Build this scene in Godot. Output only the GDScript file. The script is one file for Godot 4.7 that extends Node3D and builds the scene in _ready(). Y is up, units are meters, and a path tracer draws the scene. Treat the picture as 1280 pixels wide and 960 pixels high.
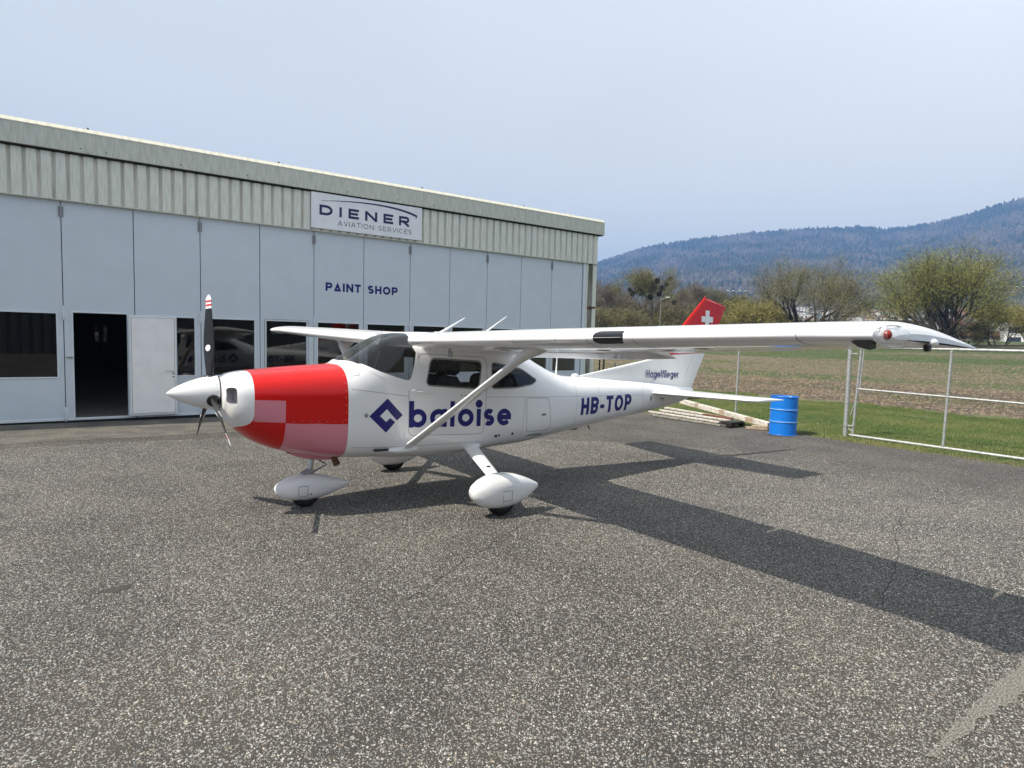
extends Node3D

# ------------------------------------------------------------------ mesh collector
class MB:
	var v := PackedVector3Array()
	var n := PackedVector3Array()
	var c := PackedColorArray()
	var u := PackedVector2Array()
	var col := Color(1, 1, 1)
	func tri(a: Vector3, b: Vector3, d: Vector3, na := Vector3.ZERO, nb := Vector3.ZERO, nd := Vector3.ZERO) -> void:
		var g := (b - a).cross(d - a)
		if g.length_squared() < 1e-16:
			return
		if na == Vector3.ZERO:
			var f := -g.normalized()   # flat: clockwise winding faces out
			v.append_array([a, b, d]); n.append_array([f, f, f])
		elif g.dot(na + nb + nd) > 0.0:
			v.append_array([a, d, b]); n.append_array([na, nd, nb])
		else:
			v.append_array([a, b, d]); n.append_array([na, nb, nd])
		c.append_array([col, col, col])
	func quad(a: Vector3, b: Vector3, d: Vector3, e: Vector3, na := Vector3.ZERO, nb := Vector3.ZERO, nd := Vector3.ZERO, ne := Vector3.ZERO) -> void:
		tri(a, b, d, na, nb, nd)
		tri(a, d, e, na, nd, ne)
	func face(p: Array, out: Vector3) -> void:   # flat convex polygon with that outward side
		for i in range(1, p.size() - 1):
			tri(p[0], p[i], p[i + 1], out, out, out)
	func box(at: Vector3, size: Vector3, b := Basis.IDENTITY, ch := 0.0) -> void:
		var h := size / 2.0
		ch = minf(ch, minf(h.x, minf(h.y, h.z)) * 0.9)
		for ax in 3:
			for s in [-1.0, 1.0]:
				var o := Vector3.ZERO; o[ax] = s
				var i: int = (ax + 1) % 3
				var j: int = (ax + 2) % 3
				var q := []
				for k in [[-1, -1], [1, -1], [1, 1], [-1, 1]]:
					var p := Vector3.ZERO
					p[ax] = s * h[ax]; p[i] = k[0] * (h[i] - ch); p[j] = k[1] * (h[j] - ch)
					q.append(at + b * p)
				face(q, (b * o).normalized())
		if ch > 0.0:
			for ax in 3:
				var i: int = (ax + 1) % 3
				var j: int = (ax + 2) % 3
				for k in [[-1, -1], [1, -1], [1, 1], [-1, 1]]:
					var q := []
					for m in [[-1, 0], [1, 0], [1, 1], [-1, 1]]:
						var p := Vector3.ZERO
						p[ax] = m[0] * (h[ax] - ch)
						p[i] = k[0] * (h[i] - (ch if m[1] == 0 else 0.0))
						p[j] = k[1] * (h[j] - (0.0 if m[1] == 0 else ch))
						q.append(at + b * p)
					var o := Vector3.ZERO; o[i] = k[0]; o[j] = k[1]
					face(q, (b * o).normalized())
			for sx in [-1, 1]:
				for sy in [-1, 1]:
					for sz in [-1, 1]:
						var o := Vector3(sx, sy, sz)
						var q := []
						for m in 3:
							var p := Vector3(sx * (h.x - ch), sy * (h.y - ch), sz * (h.z - ch))
							p[m] = o[m] * h[m]
							q.append(at + b * p)
						face(q, (b * o).normalized())
	func tube(p: Array, r: Array, sides := 8, cap := true) -> void:
		var t0: Vector3 = (p[1] - p[0]).normalized()
		var up := Vector3.UP if absf(t0.y) < 0.9 else Vector3.RIGHT
		var x := t0.cross(up).normalized()
		var rings := []
		var norms := []
		for i in p.size():
			var t: Vector3 = (p[mini(i + 1, p.size() - 1)] - p[maxi(i - 1, 0)]).normalized()
			x = (x - t * x.dot(t)).normalized()
			var y := t.cross(x)
			var ri := []
			var ni := []
			for k in sides:
				var a := TAU * k / sides
				var d := x * cos(a) + y * sin(a)
				ri.append(p[i] + d * r[mini(i, r.size() - 1)]); ni.append(d)
			rings.append(ri); norms.append(ni)
		for i in p.size() - 1:
			for k in sides:
				var l := (k + 1) % sides
				quad(rings[i][k], rings[i][l], rings[i + 1][l], rings[i + 1][k], norms[i][k], norms[i][l], norms[i + 1][l], norms[i + 1][k])
		if cap:
			for e in [0, p.size() - 1]:
				var o: Vector3 = -t0 if e == 0 else (p[-1] - p[-2]).normalized()
				face(rings[e], o)
	func grid(rows: Array, norms: Array, close := false) -> void:
		for i in rows.size() - 1:
			var m: int = rows[i].size()
			for k in (m if close else m - 1):
				var l := (k + 1) % m
				quad(rows[i][k], rows[i][l], rows[i + 1][l], rows[i + 1][k], norms[i][k], norms[i][l], norms[i + 1][l], norms[i + 1][k])
	func skin(rows: Array, close := true, flip := false) -> void:   # smooth loft, normals from the grid
		var norms := []
		for i in rows.size():
			var m: int = rows[i].size()
			var r := []
			for k in m:
				var e: Vector3 = rows[i][(k + 1) % m if close else mini(k + 1, m - 1)] - rows[i][(k - 1 + m) % m if close else maxi(k - 1, 0)]
				var f: Vector3 = rows[mini(i + 1, rows.size() - 1)][k] - rows[maxi(i - 1, 0)][k]
				var g := e.cross(f)
				if g.length_squared() < 1e-14:
					g = e.cross(rows[mini(i + 1, rows.size() - 1)][(k + 2) % m] - rows[maxi(i - 1, 0)][k])
				r.append((-g if flip else g).normalized())
			norms.append(r)
		var out := 0.0
		for i in rows.size():
			var cen := Vector3.ZERO
			for q in rows[i]: cen += q / rows[i].size()
			for k in rows[i].size(): out += norms[i][k].dot(rows[i][k] - cen)
		if out < 0.0:
			for r in norms:
				for k in r.size(): r[k] = -r[k]
		grid(rows, norms, close)
	func ball(at: Vector3, rx: float, ry: float, rz: float, lat := 8, lon := 12) -> void:
		var rows := []
		var norms := []
		for i in lat + 1:
			var a := PI * i / lat
			var r := []
			var q := []
			for k in lon:
				var b := TAU * k / lon
				var d := Vector3(sin(a) * cos(b), cos(a), sin(a) * sin(b))
				r.append(at + d * Vector3(rx, ry, rz)); q.append((d / Vector3(rx, ry, rz)).normalized())
			rows.append(r); norms.append(q)
		grid(rows, norms, true)
	func lathe(prof: Array, at: Vector3, axis: Vector3, sides := 24) -> void:   # prof: Vector2(along, radius)
		var x := axis.cross(Vector3(0.3, 1, 0.2)).normalized()
		var y := axis.cross(x).normalized()
		var rows := []
		var norms := []
		var cen := Vector2.ZERO
		for q in prof: cen += Vector2(q.x / prof.size(), 0)
		for i in prof.size():
			var a: Vector2 = prof[maxi(i - 1, 0)]
			var b: Vector2 = prof[mini(i + 1, prof.size() - 1)]
			var t := b - a
			var nn := Vector2(-t.y, t.x).normalized()
			if nn.dot(prof[i] - cen) < 0.0: nn = -nn
			var r := []
			var q := []
			for k in sides:
				var d := x * cos(TAU * k / sides) + y * sin(TAU * k / sides)
				r.append(at + axis * prof[i].x + d * prof[i].y)
				q.append((axis * nn.x + d * nn.y).normalized())
			rows.append(r); norms.append(q)
		grid(rows, norms, true)
	func mesh() -> ArrayMesh:
		var m := ArrayMesh.new()
		if v.is_empty():
			return m
		var a := []
		a.resize(Mesh.ARRAY_MAX)
		a[Mesh.ARRAY_VERTEX] = v; a[Mesh.ARRAY_NORMAL] = n; a[Mesh.ARRAY_COLOR] = c
		if u.size() == v.size(): a[Mesh.ARRAY_TEX_UV] = u
		m.add_surface_from_arrays(Mesh.PRIMITIVE_TRIANGLES, a)
		return m

# ------------------------------------------------------------------ naming helpers
var taken := {}
func numbered(s: String) -> String:
	taken[s] = taken.get(s, 0) + 1
	return s if taken[s] == 1 else "%s_%03d" % [s, taken[s] - 1]
func tag(o: Node, label: String, category: String, group := "") -> void:
	o.set_meta("label", label); o.set_meta("category", category)
	if group != "": o.set_meta("group", group)
func thing(called: String, label: String, category: String, at := Vector3.ZERO, group := "") -> Node3D:
	var o := Node3D.new(); o.name = numbered(called); o.position = at
	add_child(o); tag(o, label, category, group)
	return o
func part(parent: Node, called: String, b: MB, m: Material, label := "") -> MeshInstance3D:
	return part_mesh(parent, called, b.mesh(), m, label)
func part_mesh(parent: Node, called: String, mesh: Mesh, m: Material, label := "") -> MeshInstance3D:
	var o := MeshInstance3D.new()
	var key := called
	if parent != self:
		var k: Dictionary = parent.get_meta("names_", {})
		k[called] = k.get(called, 0) + 1
		parent.set_meta("names_", k)
		if k[called] > 1: key = "%s_%03d" % [called, k[called] - 1]
	else:
		key = numbered(called)
	o.name = key; o.mesh = mesh; o.material_override = m
	parent.add_child(o, true)
	if label != "": o.set_meta("label", label)
	return o
func structure(called: String, b: MB, m: Material, parent: Node = self) -> MeshInstance3D:
	var o := part(parent, called, b, m)
	if parent == self: o.set_meta("kind", "structure")
	return o
func copy_of(o: Node3D, label: String, at: Vector3, turn := 0.0, scale_ := 1.0) -> Node3D:
	var r: Node3D = o.duplicate()
	r.name = numbered(str(o.name).rstrip("0123456789").trim_suffix("_"))
	add_child(r); r.position = at
	r.basis = Basis(Vector3.UP, turn).scaled(Vector3.ONE * scale_)
	r.set_meta("label", label)
	return r

# ------------------------------------------------------------------ materials
func lin(r: float, g: float, b: float, a := 1.0) -> Color:
	var k := Color(r, g, b).linear_to_srgb(); k.a = a
	return k
func mat(r: float, g: float, b: float, rough := 0.6, metal := 0.0) -> StandardMaterial3D:
	var m := StandardMaterial3D.new()
	m.albedo_color = lin(r, g, b); m.roughness = rough; m.metallic = metal
	return m
func noise_tex(freq: float, seed_: int, size := 512, octaves := 4, ramp: Array = [], normal := false, bump := 4.0, kind := FastNoiseLite.TYPE_SIMPLEX_SMOOTH) -> NoiseTexture2D:
	var f := FastNoiseLite.new(); f.seed = seed_; f.frequency = freq; f.fractal_octaves = octaves; f.noise_type = kind
	var t := NoiseTexture2D.new(); t.width = size; t.height = size; t.seamless = true; t.noise = f
	if normal:
		t.as_normal_map = true; t.bump_strength = bump
	if ramp.size():
		var g := Gradient.new()
		var offs := PackedFloat32Array()
		var cols := PackedColorArray()
		for r in ramp:
			offs.append(r[0]); cols.append(r[1])
		g.offsets = offs; g.colors = cols
		t.color_ramp = g
	return t
func tri_map(m: StandardMaterial3D, scale_: float) -> void:
	m.uv1_triplanar = true; m.uv1_world_triplanar = true; m.uv1_scale = Vector3.ONE * scale_
func weathered(r: float, g: float, b: float, rough: float, amount: float, scale_: float, seed_: int, freq := 0.012) -> StandardMaterial3D:
	var m := mat(1, 1, 1, rough)
	m.albedo_texture = noise_tex(freq, seed_, 512, 5, [[0.25, lin(r * (1 - amount), g * (1 - amount), b * (1 - amount * 1.1))], [0.55, lin(r, g, b)], [0.8, lin(minf(r * (1 + amount * 0.4), 0.95), minf(g * (1 + amount * 0.4), 0.95), minf(b * (1 + amount * 0.4), 0.95))]])
	tri_map(m, scale_)
	return m
func glass(tint: Color, alpha: float) -> StandardMaterial3D:
	var m := StandardMaterial3D.new()
	m.transparency = BaseMaterial3D.TRANSPARENCY_ALPHA
	tint.a = alpha; m.albedo_color = tint; m.roughness = 0.02
	return m
var M := {}
func make_materials() -> void:
	var skin := noise_tex(0.006, 5, 512, 2, [], true, 2.0)
	for k in [["white", 0.84, 0.84, 0.84], ["red", 0.62, 0.006, 0.004], ["pink", 0.70, 0.23, 0.29], ["navy", 0.005, 0.005, 0.15]]:
		var m := mat(k[1], k[2], k[3], 0.28)
		m.clearcoat_enabled = true; m.clearcoat = 0.6; m.clearcoat_roughness = 0.04
		if k[0] == "red":
			m.clearcoat = 0.35; m.metallic_specular = 0.35
		if k[0] == "navy":
			m.clearcoat = 0.1; m.roughness = 0.4
		else:
			m.normal_enabled = true; m.normal_texture = skin; m.normal_scale = 0.12
			tri_map(m, 0.9)
		M[k[0]] = m
	M.seam = mat(0.30, 0.30, 0.31, 0.6)
	M.black = mat(0.012, 0.012, 0.013, 0.35)
	M.rubber = weathered(0.009, 0.009, 0.009, 0.85, 0.4, 3.0, 8)
	M.steel = mat(0.55, 0.55, 0.56, 0.3, 0.9)
	M.brown = weathered(0.16, 0.075, 0.035, 0.7, 0.5, 6.0, 9)
	M.seat = mat(0.022, 0.022, 0.024, 0.75)
	M.seat_light = mat(0.06, 0.06, 0.062, 0.8)
	M.lining = mat(0.16, 0.15, 0.135, 0.85)
	M.pane = glass(Color(0.05, 0.05, 0.05), 0.22)
	M.windshield = glass(Color(0.06, 0.06, 0.065), 0.58)
	M.lens = glass(Color(0.9, 0.9, 0.9), 0.10)
	M.dark_glass = mat(0.008, 0.008, 0.01, 0.06)
	M.nav_red = mat(0.26, 0.015, 0.012, 0.15)
	M.nav_green = mat(0.01, 0.3, 0.06, 0.15)
	M.blade = mat(0.010, 0.010, 0.011, 0.42)
	M.cloth = mat(0.1, 0.1, 0.1, 0.9)
	M.door_paint = weathered(0.62, 0.685, 0.73, 0.5, 0.025, 0.25, 21)
	M.door_frame = weathered(0.70, 0.75, 0.78, 0.45, 0.05, 0.5, 22)
	M.leaf_paint = weathered(0.92, 0.905, 0.88, 0.55, 0.04, 0.4, 23)
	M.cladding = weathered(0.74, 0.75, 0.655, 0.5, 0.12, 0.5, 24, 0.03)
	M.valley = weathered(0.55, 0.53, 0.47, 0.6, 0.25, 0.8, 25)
	M.trim = weathered(0.60, 0.615, 0.53, 0.55, 0.16, 0.4, 26, 0.03)
	M.cap = weathered(0.62, 0.60, 0.50, 0.6, 0.15, 0.5, 27)
	M.dirty = weathered(0.26, 0.25, 0.22, 0.8, 0.5, 0.7, 28)
	for k in ["cladding", "trim", "valley", "cap", "dirty"]: M[k].uv1_scale = Vector3(1.3, 0.12, 1.3)   # rain streaks run down
	M.rust = weathered(0.13, 0.06, 0.035, 0.85, 0.5, 3.0, 29)
	M.interior = mat(0.10, 0.10, 0.10, 0.9)
	M.window = glass(Color(0.01, 0.01, 0.012), 0.12)
	M.gap = mat(0.02, 0.02, 0.02, 0.9)
	M.sign_white = weathered(0.84, 0.85, 0.87, 0.4, 0.04, 0.5, 30)
	M.sign_ink = mat(0.02, 0.018, 0.10, 0.5)
	M.sign_grey = mat(0.07, 0.07, 0.12, 0.5)
	M.zinc = weathered(0.40, 0.415, 0.42, 0.5, 0.25, 2.0, 31)
	M.zinc.metallic = 0.35
	M.blue = weathered(0.006, 0.18, 0.66, 0.38, 0.10, 1.6, 35)
	M.blue_edge = mat(0.25, 0.42, 0.7, 0.45)
	M.plank_white = weathered(0.56, 0.53, 0.48, 0.7, 0.35, 1.4, 32)
	M.plank_raw = weathered(0.42, 0.33, 0.24, 0.8, 0.45, 2.0, 33)
	M.plank_red = weathered(0.17, 0.065, 0.045, 0.7, 0.4, 2.0, 34)

# ------------------------------------------------------------------ the fuselage as a surface
# x along the fuselage from the spinner tip, y up, z to the left of the aeroplane; top, bottom, half width, height of the widest line, squareness above and below it
const ST := [
	[0.50, 1.47, 1.03, 0.27, 1.27, 2.2, 2.2], [0.56, 1.505, 0.98, 0.36, 1.27, 2.4, 2.3], [0.65, 1.525, 0.90, 0.41, 1.26, 2.6, 2.4],
	[0.78, 1.54, 0.80, 0.44, 1.24, 2.8, 2.5], [1.0, 1.56, 0.70, 0.475, 1.20, 3.0, 2.7], [1.3, 1.585, 0.62, 0.505, 1.15, 3.2, 3.0],
	[1.67, 1.61, 0.565, 0.535, 1.10, 3.4, 3.4], [1.80, 1.68, 0.555, 0.545, 1.09, 3.4, 3.5], [2.00, 1.81, 0.545, 0.55, 1.08, 3.5, 3.6],
	[2.20, 1.925, 0.53, 0.555, 1.07, 3.7, 3.7], [2.45, 1.985, 0.515, 0.56, 1.06, 4.1, 3.8], [3.0, 1.955, 0.51, 0.56, 1.06, 4.5, 3.8],
	[3.4, 1.945, 0.525, 0.555, 1.06, 4.4, 3.7], [3.8, 1.91, 0.55, 0.54, 1.06, 4.0, 3.5], [4.1, 1.81, 0.56, 0.515, 1.05, 3.6, 3.3],
	[4.45, 1.655, 0.585, 0.475, 1.06, 3.0, 3.0], [4.75, 1.535, 0.61, 0.435, 1.08, 2.7, 2.8], [5.05, 1.46, 0.65, 0.40, 1.09, 2.5, 2.7],
	[5.6, 1.425, 0.715, 0.34, 1.10, 2.4, 2.5], [6.3, 1.375, 0.80, 0.265, 1.11, 2.4, 2.4], [7.0, 1.325, 0.88, 0.19, 1.12, 2.3, 2.3],
	[7.6, 1.28, 0.965, 0.125, 1.13, 2.2, 2.2], [8.05, 1.23, 1.07, 0.06, 1.15, 2.0, 2.0]]
const SEC_STEP := 0.01
var sec_table := []
func slope_at(k: int, j: int) -> float:
	if k <= 0: return (ST[1][j] - ST[0][j]) / (ST[1][0] - ST[0][0])
	if k >= ST.size() - 1: return (ST[-1][j] - ST[-2][j]) / (ST[-1][0] - ST[-2][0])
	var a: float = (ST[k][j] - ST[k - 1][j]) / (ST[k][0] - ST[k - 1][0])
	var b: float = (ST[k + 1][j] - ST[k][j]) / (ST[k + 1][0] - ST[k][0])
	return 2 * a * b / (a + b) if a * b > 0 else 0.0
func make_sections() -> void:
	var x := 0.50
	var i := 0
	while x <= 8.0501:
		while i < ST.size() - 2 and x > ST[i + 1][0]: i += 1
		var h: float = ST[i + 1][0] - ST[i][0]
		var t: float = (x - ST[i][0]) / h
		var r := PackedFloat32Array()
		for j in range(1, 7):
			r.append((2 * t * t * t - 3 * t * t + 1) * ST[i][j] + (t * t * t - 2 * t * t + t) * h * slope_at(i, j) + (-2 * t * t * t + 3 * t * t) * ST[i + 1][j] + (t * t * t - t * t) * h * slope_at(i + 1, j))
		sec_table.append(r)
		x += SEC_STEP
func sec(x: float) -> PackedFloat32Array:   # top, bottom, half width, wide line, p above, p below
	var f := clampf((x - 0.50) / SEC_STEP, 0, sec_table.size() - 1.001)
	var i := int(f)
	var t := f - i
	var a: PackedFloat32Array = sec_table[i]
	var b: PackedFloat32Array = sec_table[i + 1]
	return PackedFloat32Array([lerpf(a[0], b[0], t), lerpf(a[1], b[1], t), lerpf(a[2], b[2], t), lerpf(a[3], b[3], t), lerpf(a[4], b[4], t), lerpf(a[5], b[5], t)])
func hull(x: float, t: float, inset := 0.0) -> Vector3:   # t 0 at the keel, 1 at the spine, left side
	var s := sec(x)
	var a := PI * (t - 0.5)
	var w := s[2] - inset
	if t >= 0.5: return Vector3(x, s[3] + (s[0] - inset - s[3]) * pow(sin(a), 2.0 / s[4]), w * pow(maxf(cos(a), 0.0), 2.0 / s[4]))
	return Vector3(x, s[3] - (s[3] - s[1] - inset) * pow(-sin(a), 2.0 / s[5]), w * pow(maxf(cos(a), 0.0), 2.0 / s[5]))
func hull_t(x: float, y: float) -> float:
	var s := sec(x)
	if y >= s[3]: return 0.5 + asin(pow(clampf((y - s[3]) / (s[0] - s[3]), 0, 1), s[4] / 2.0)) / PI
	return 0.5 - asin(pow(clampf((s[3] - y) / (s[3] - s[1]), 0, 1), s[5] / 2.0)) / PI
func hull_z(x: float, y: float) -> float:
	var s := sec(x)
	var e := clampf((y - s[3]) / (s[0] - s[3]) if y >= s[3] else (s[3] - y) / (s[3] - s[1]), 0, 1)
	var p := s[4] if y >= s[3] else s[5]
	return s[2] * pow(maxf(1.0 - pow(e, p), 0.0), 1.0 / p)
func hull_n(x: float, t: float) -> Vector3:
	var tt := clampf(t, 0.012, 0.988)
	var dx := hull(minf(x + 0.015, 8.05), tt) - hull(maxf(x - 0.015, 0.5), tt)
	var dt := hull(x, tt + 0.01) - hull(x, tt - 0.01)
	var r := dx.cross(dt).normalized()
	if r.z < 0: r = -r
	if t < 0.012: r = Vector3(r.x, r.y, 0).normalized()
	if t > 0.988: r = Vector3(r.x, r.y, 0).normalized()
	return r
func on_side(x: float, y: float, off: float, side := 1.0) -> Array:   # [point, normal] on the skin, lifted by off
	var t := hull_t(x, y)
	var q := hull_n(x, t)
	var p := Vector3(x, y, hull_z(x, y)) + q * off
	return [p, q] if side > 0 else [p * Vector3(1, 1, -1), q * Vector3(1, 1, -1)]
func to_xt(poly: PackedVector2Array) -> PackedVector2Array:   # an outline in x, y as one in x, t, cut fine
	var r := PackedVector2Array()
	for i in poly.size():
		var a := poly[i]
		var b := poly[(i + 1) % poly.size()]
		var n := maxi(1, int(ceil(a.distance_to(b) / 0.03)))
		for k in n:
			var q := a.lerp(b, float(k) / n)
			r.append(Vector2(q.x, hull_t(q.x, q.y)))
	return r
func rounded(p: Array, r: float, seg := 6) -> PackedVector2Array:
	var out := PackedVector2Array()
	for i in p.size():
		var b: Vector2 = p[i]
		var a: Vector2 = p[(i - 1 + p.size()) % p.size()]
		var d: Vector2 = p[(i + 1) % p.size()]
		var q := minf(r, minf(a.distance_to(b), b.distance_to(d)) * 0.45)
		var s := b + (a - b).normalized() * q
		var e := b + (d - b).normalized() * q
		for k in seg + 1:
			var t := float(k) / seg
			out.append(s.lerp(b, t).lerp(b.lerp(e, t), t))
	return out
func hull_skin(b: MB, x0: Callable, x1: Callable, nx: int, t0: float, t1: float, nt: int, holes: Array, both := true, inset := 0.0) -> void:
	var boxes := []
	for h in holes:
		var r := Rect2(h[0], Vector2.ZERO)
		for q in h: r = r.expand(q)
		boxes.append(r)
	for i in nx:
		for k in nt:
			var ta := lerpf(t0, t1, float(k) / nt)
			var tb := lerpf(t0, t1, float(k + 1) / nt)
			var c := PackedVector2Array()
			for e in [[i, ta], [i + 1, ta], [i + 1, tb], [i, tb]]:
				c.append(Vector2(lerpf(x0.call(e[1]), x1.call(e[1]), float(e[0]) / nx), e[1]))
			var polys := [c]
			var box := Rect2(c[0], Vector2.ZERO).expand(c[1]).expand(c[2]).expand(c[3])
			for h in holes.size():
				if not boxes[h].intersects(box): continue
				var next := []
				for q in polys:
					next.append_array(Geometry2D.clip_polygons(q, holes[h]))
				polys = next
			for q in polys:
				emit_xt(b, q, both, inset)
func emit_xt(b: MB, q: PackedVector2Array, both: bool, inset := 0.0) -> void:
	var idx := PackedInt32Array([0, 1, 2, 0, 2, 3]) if q.size() == 4 else Geometry2D.triangulate_polygon(q)
	var p := []
	var nn := []
	for a in q:
		p.append(hull(a.x, a.y, inset)); nn.append(hull_n(a.x, a.y) * (1.0 if inset == 0.0 else -1.0))
	var f := Vector3(1, 1, -1)
	for i in range(0, idx.size(), 3):
		var x := idx[i]
		var y := idx[i + 1]
		var z := idx[i + 2]
		b.tri(p[x], p[y], p[z], nn[x], nn[y], nn[z])
		if both: b.tri(p[x] * f, p[y] * f, p[z] * f, nn[x] * f, nn[y] * f, nn[z] * f)
func hull_fill(b: MB, poly: PackedVector2Array, side: float, off: float, nx := 24, nt := 24) -> void:   # a pane: the skin inside an outline in x, t
	var r := Rect2(poly[0], Vector2.ZERO)
	for q in poly: r = r.expand(q)
	for i in nx:
		for k in nt:
			var c := PackedVector2Array()
			for e in [[i, k], [i + 1, k], [i + 1, k + 1], [i, k + 1]]:
				c.append(r.position + r.size * Vector2(float(e[0]) / nx, float(e[1]) / nt))
			for q in Geometry2D.intersect_polygons(c, poly):
				var idx := Geometry2D.triangulate_polygon(q)
				var p := []
				var nn := []
				for a in q:
					var m := hull_n(a.x, a.y)
					p.append((hull(a.x, a.y) + m * off) * Vector3(1, 1, side)); nn.append(m * Vector3(1, 1, side))
				for w in range(0, idx.size(), 3):
					b.tri(p[idx[w]], p[idx[w + 1]], p[idx[w + 2]], nn[idx[w]], nn[idx[w + 1]], nn[idx[w + 2]])

# ------------------------------------------------------------------ strokes: panel lines, lettering
func ribbon(b: MB, pts: Array, w: float, put: Callable, off: float, closed := false, fine := 0.04) -> void:
	var p := PackedVector2Array()
	var m := pts.size()
	for i in (m if closed else m - 1):
		var a: Vector2 = pts[i]
		var d: Vector2 = pts[(i + 1) % m]
		var n := maxi(1, int(ceil(a.distance_to(d) / fine)))
		for k in n: p.append(a.lerp(d, float(k) / n))
	if not closed: p.append(pts[-1])
	var l := []
	var r := []
	var cnt := p.size()
	for i in cnt:
		var a := p[(i - 1 + cnt) % cnt] if closed or i > 0 else p[i]
		var d := p[(i + 1) % cnt] if closed or i < cnt - 1 else p[i]
		var t0 := (p[i] - a).normalized() if a != p[i] else (d - p[i]).normalized()
		var t1 := (d - p[i]).normalized() if d != p[i] else t0
		var n0 := Vector2(-t0.y, t0.x)
		var n1 := Vector2(-t1.y, t1.x)
		var mm := (n0 + n1).normalized()
		var k := w / 2.0 / maxf(mm.dot(n0), 0.35)
		l.append(put.call((p[i] + mm * k).x, (p[i] + mm * k).y, off)); r.append(put.call((p[i] - mm * k).x, (p[i] - mm * k).y, off))
	for i in (cnt if closed else cnt - 1):
		var j := (i + 1) % cnt
		b.quad(l[i][0], r[i][0], r[j][0], l[j][0], l[i][1], r[i][1], r[j][1], l[j][1])
func arc(cx: float, cy: float, rx: float, ry: float, a0: float, a1: float, n := 14) -> Array:
	var r := []
	for i in n + 1:
		var a := deg_to_rad(lerpf(a0, a1, float(i) / n))
		r.append(Vector2(cx + cos(a) * rx, cy + sin(a) * ry))
	return r
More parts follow.
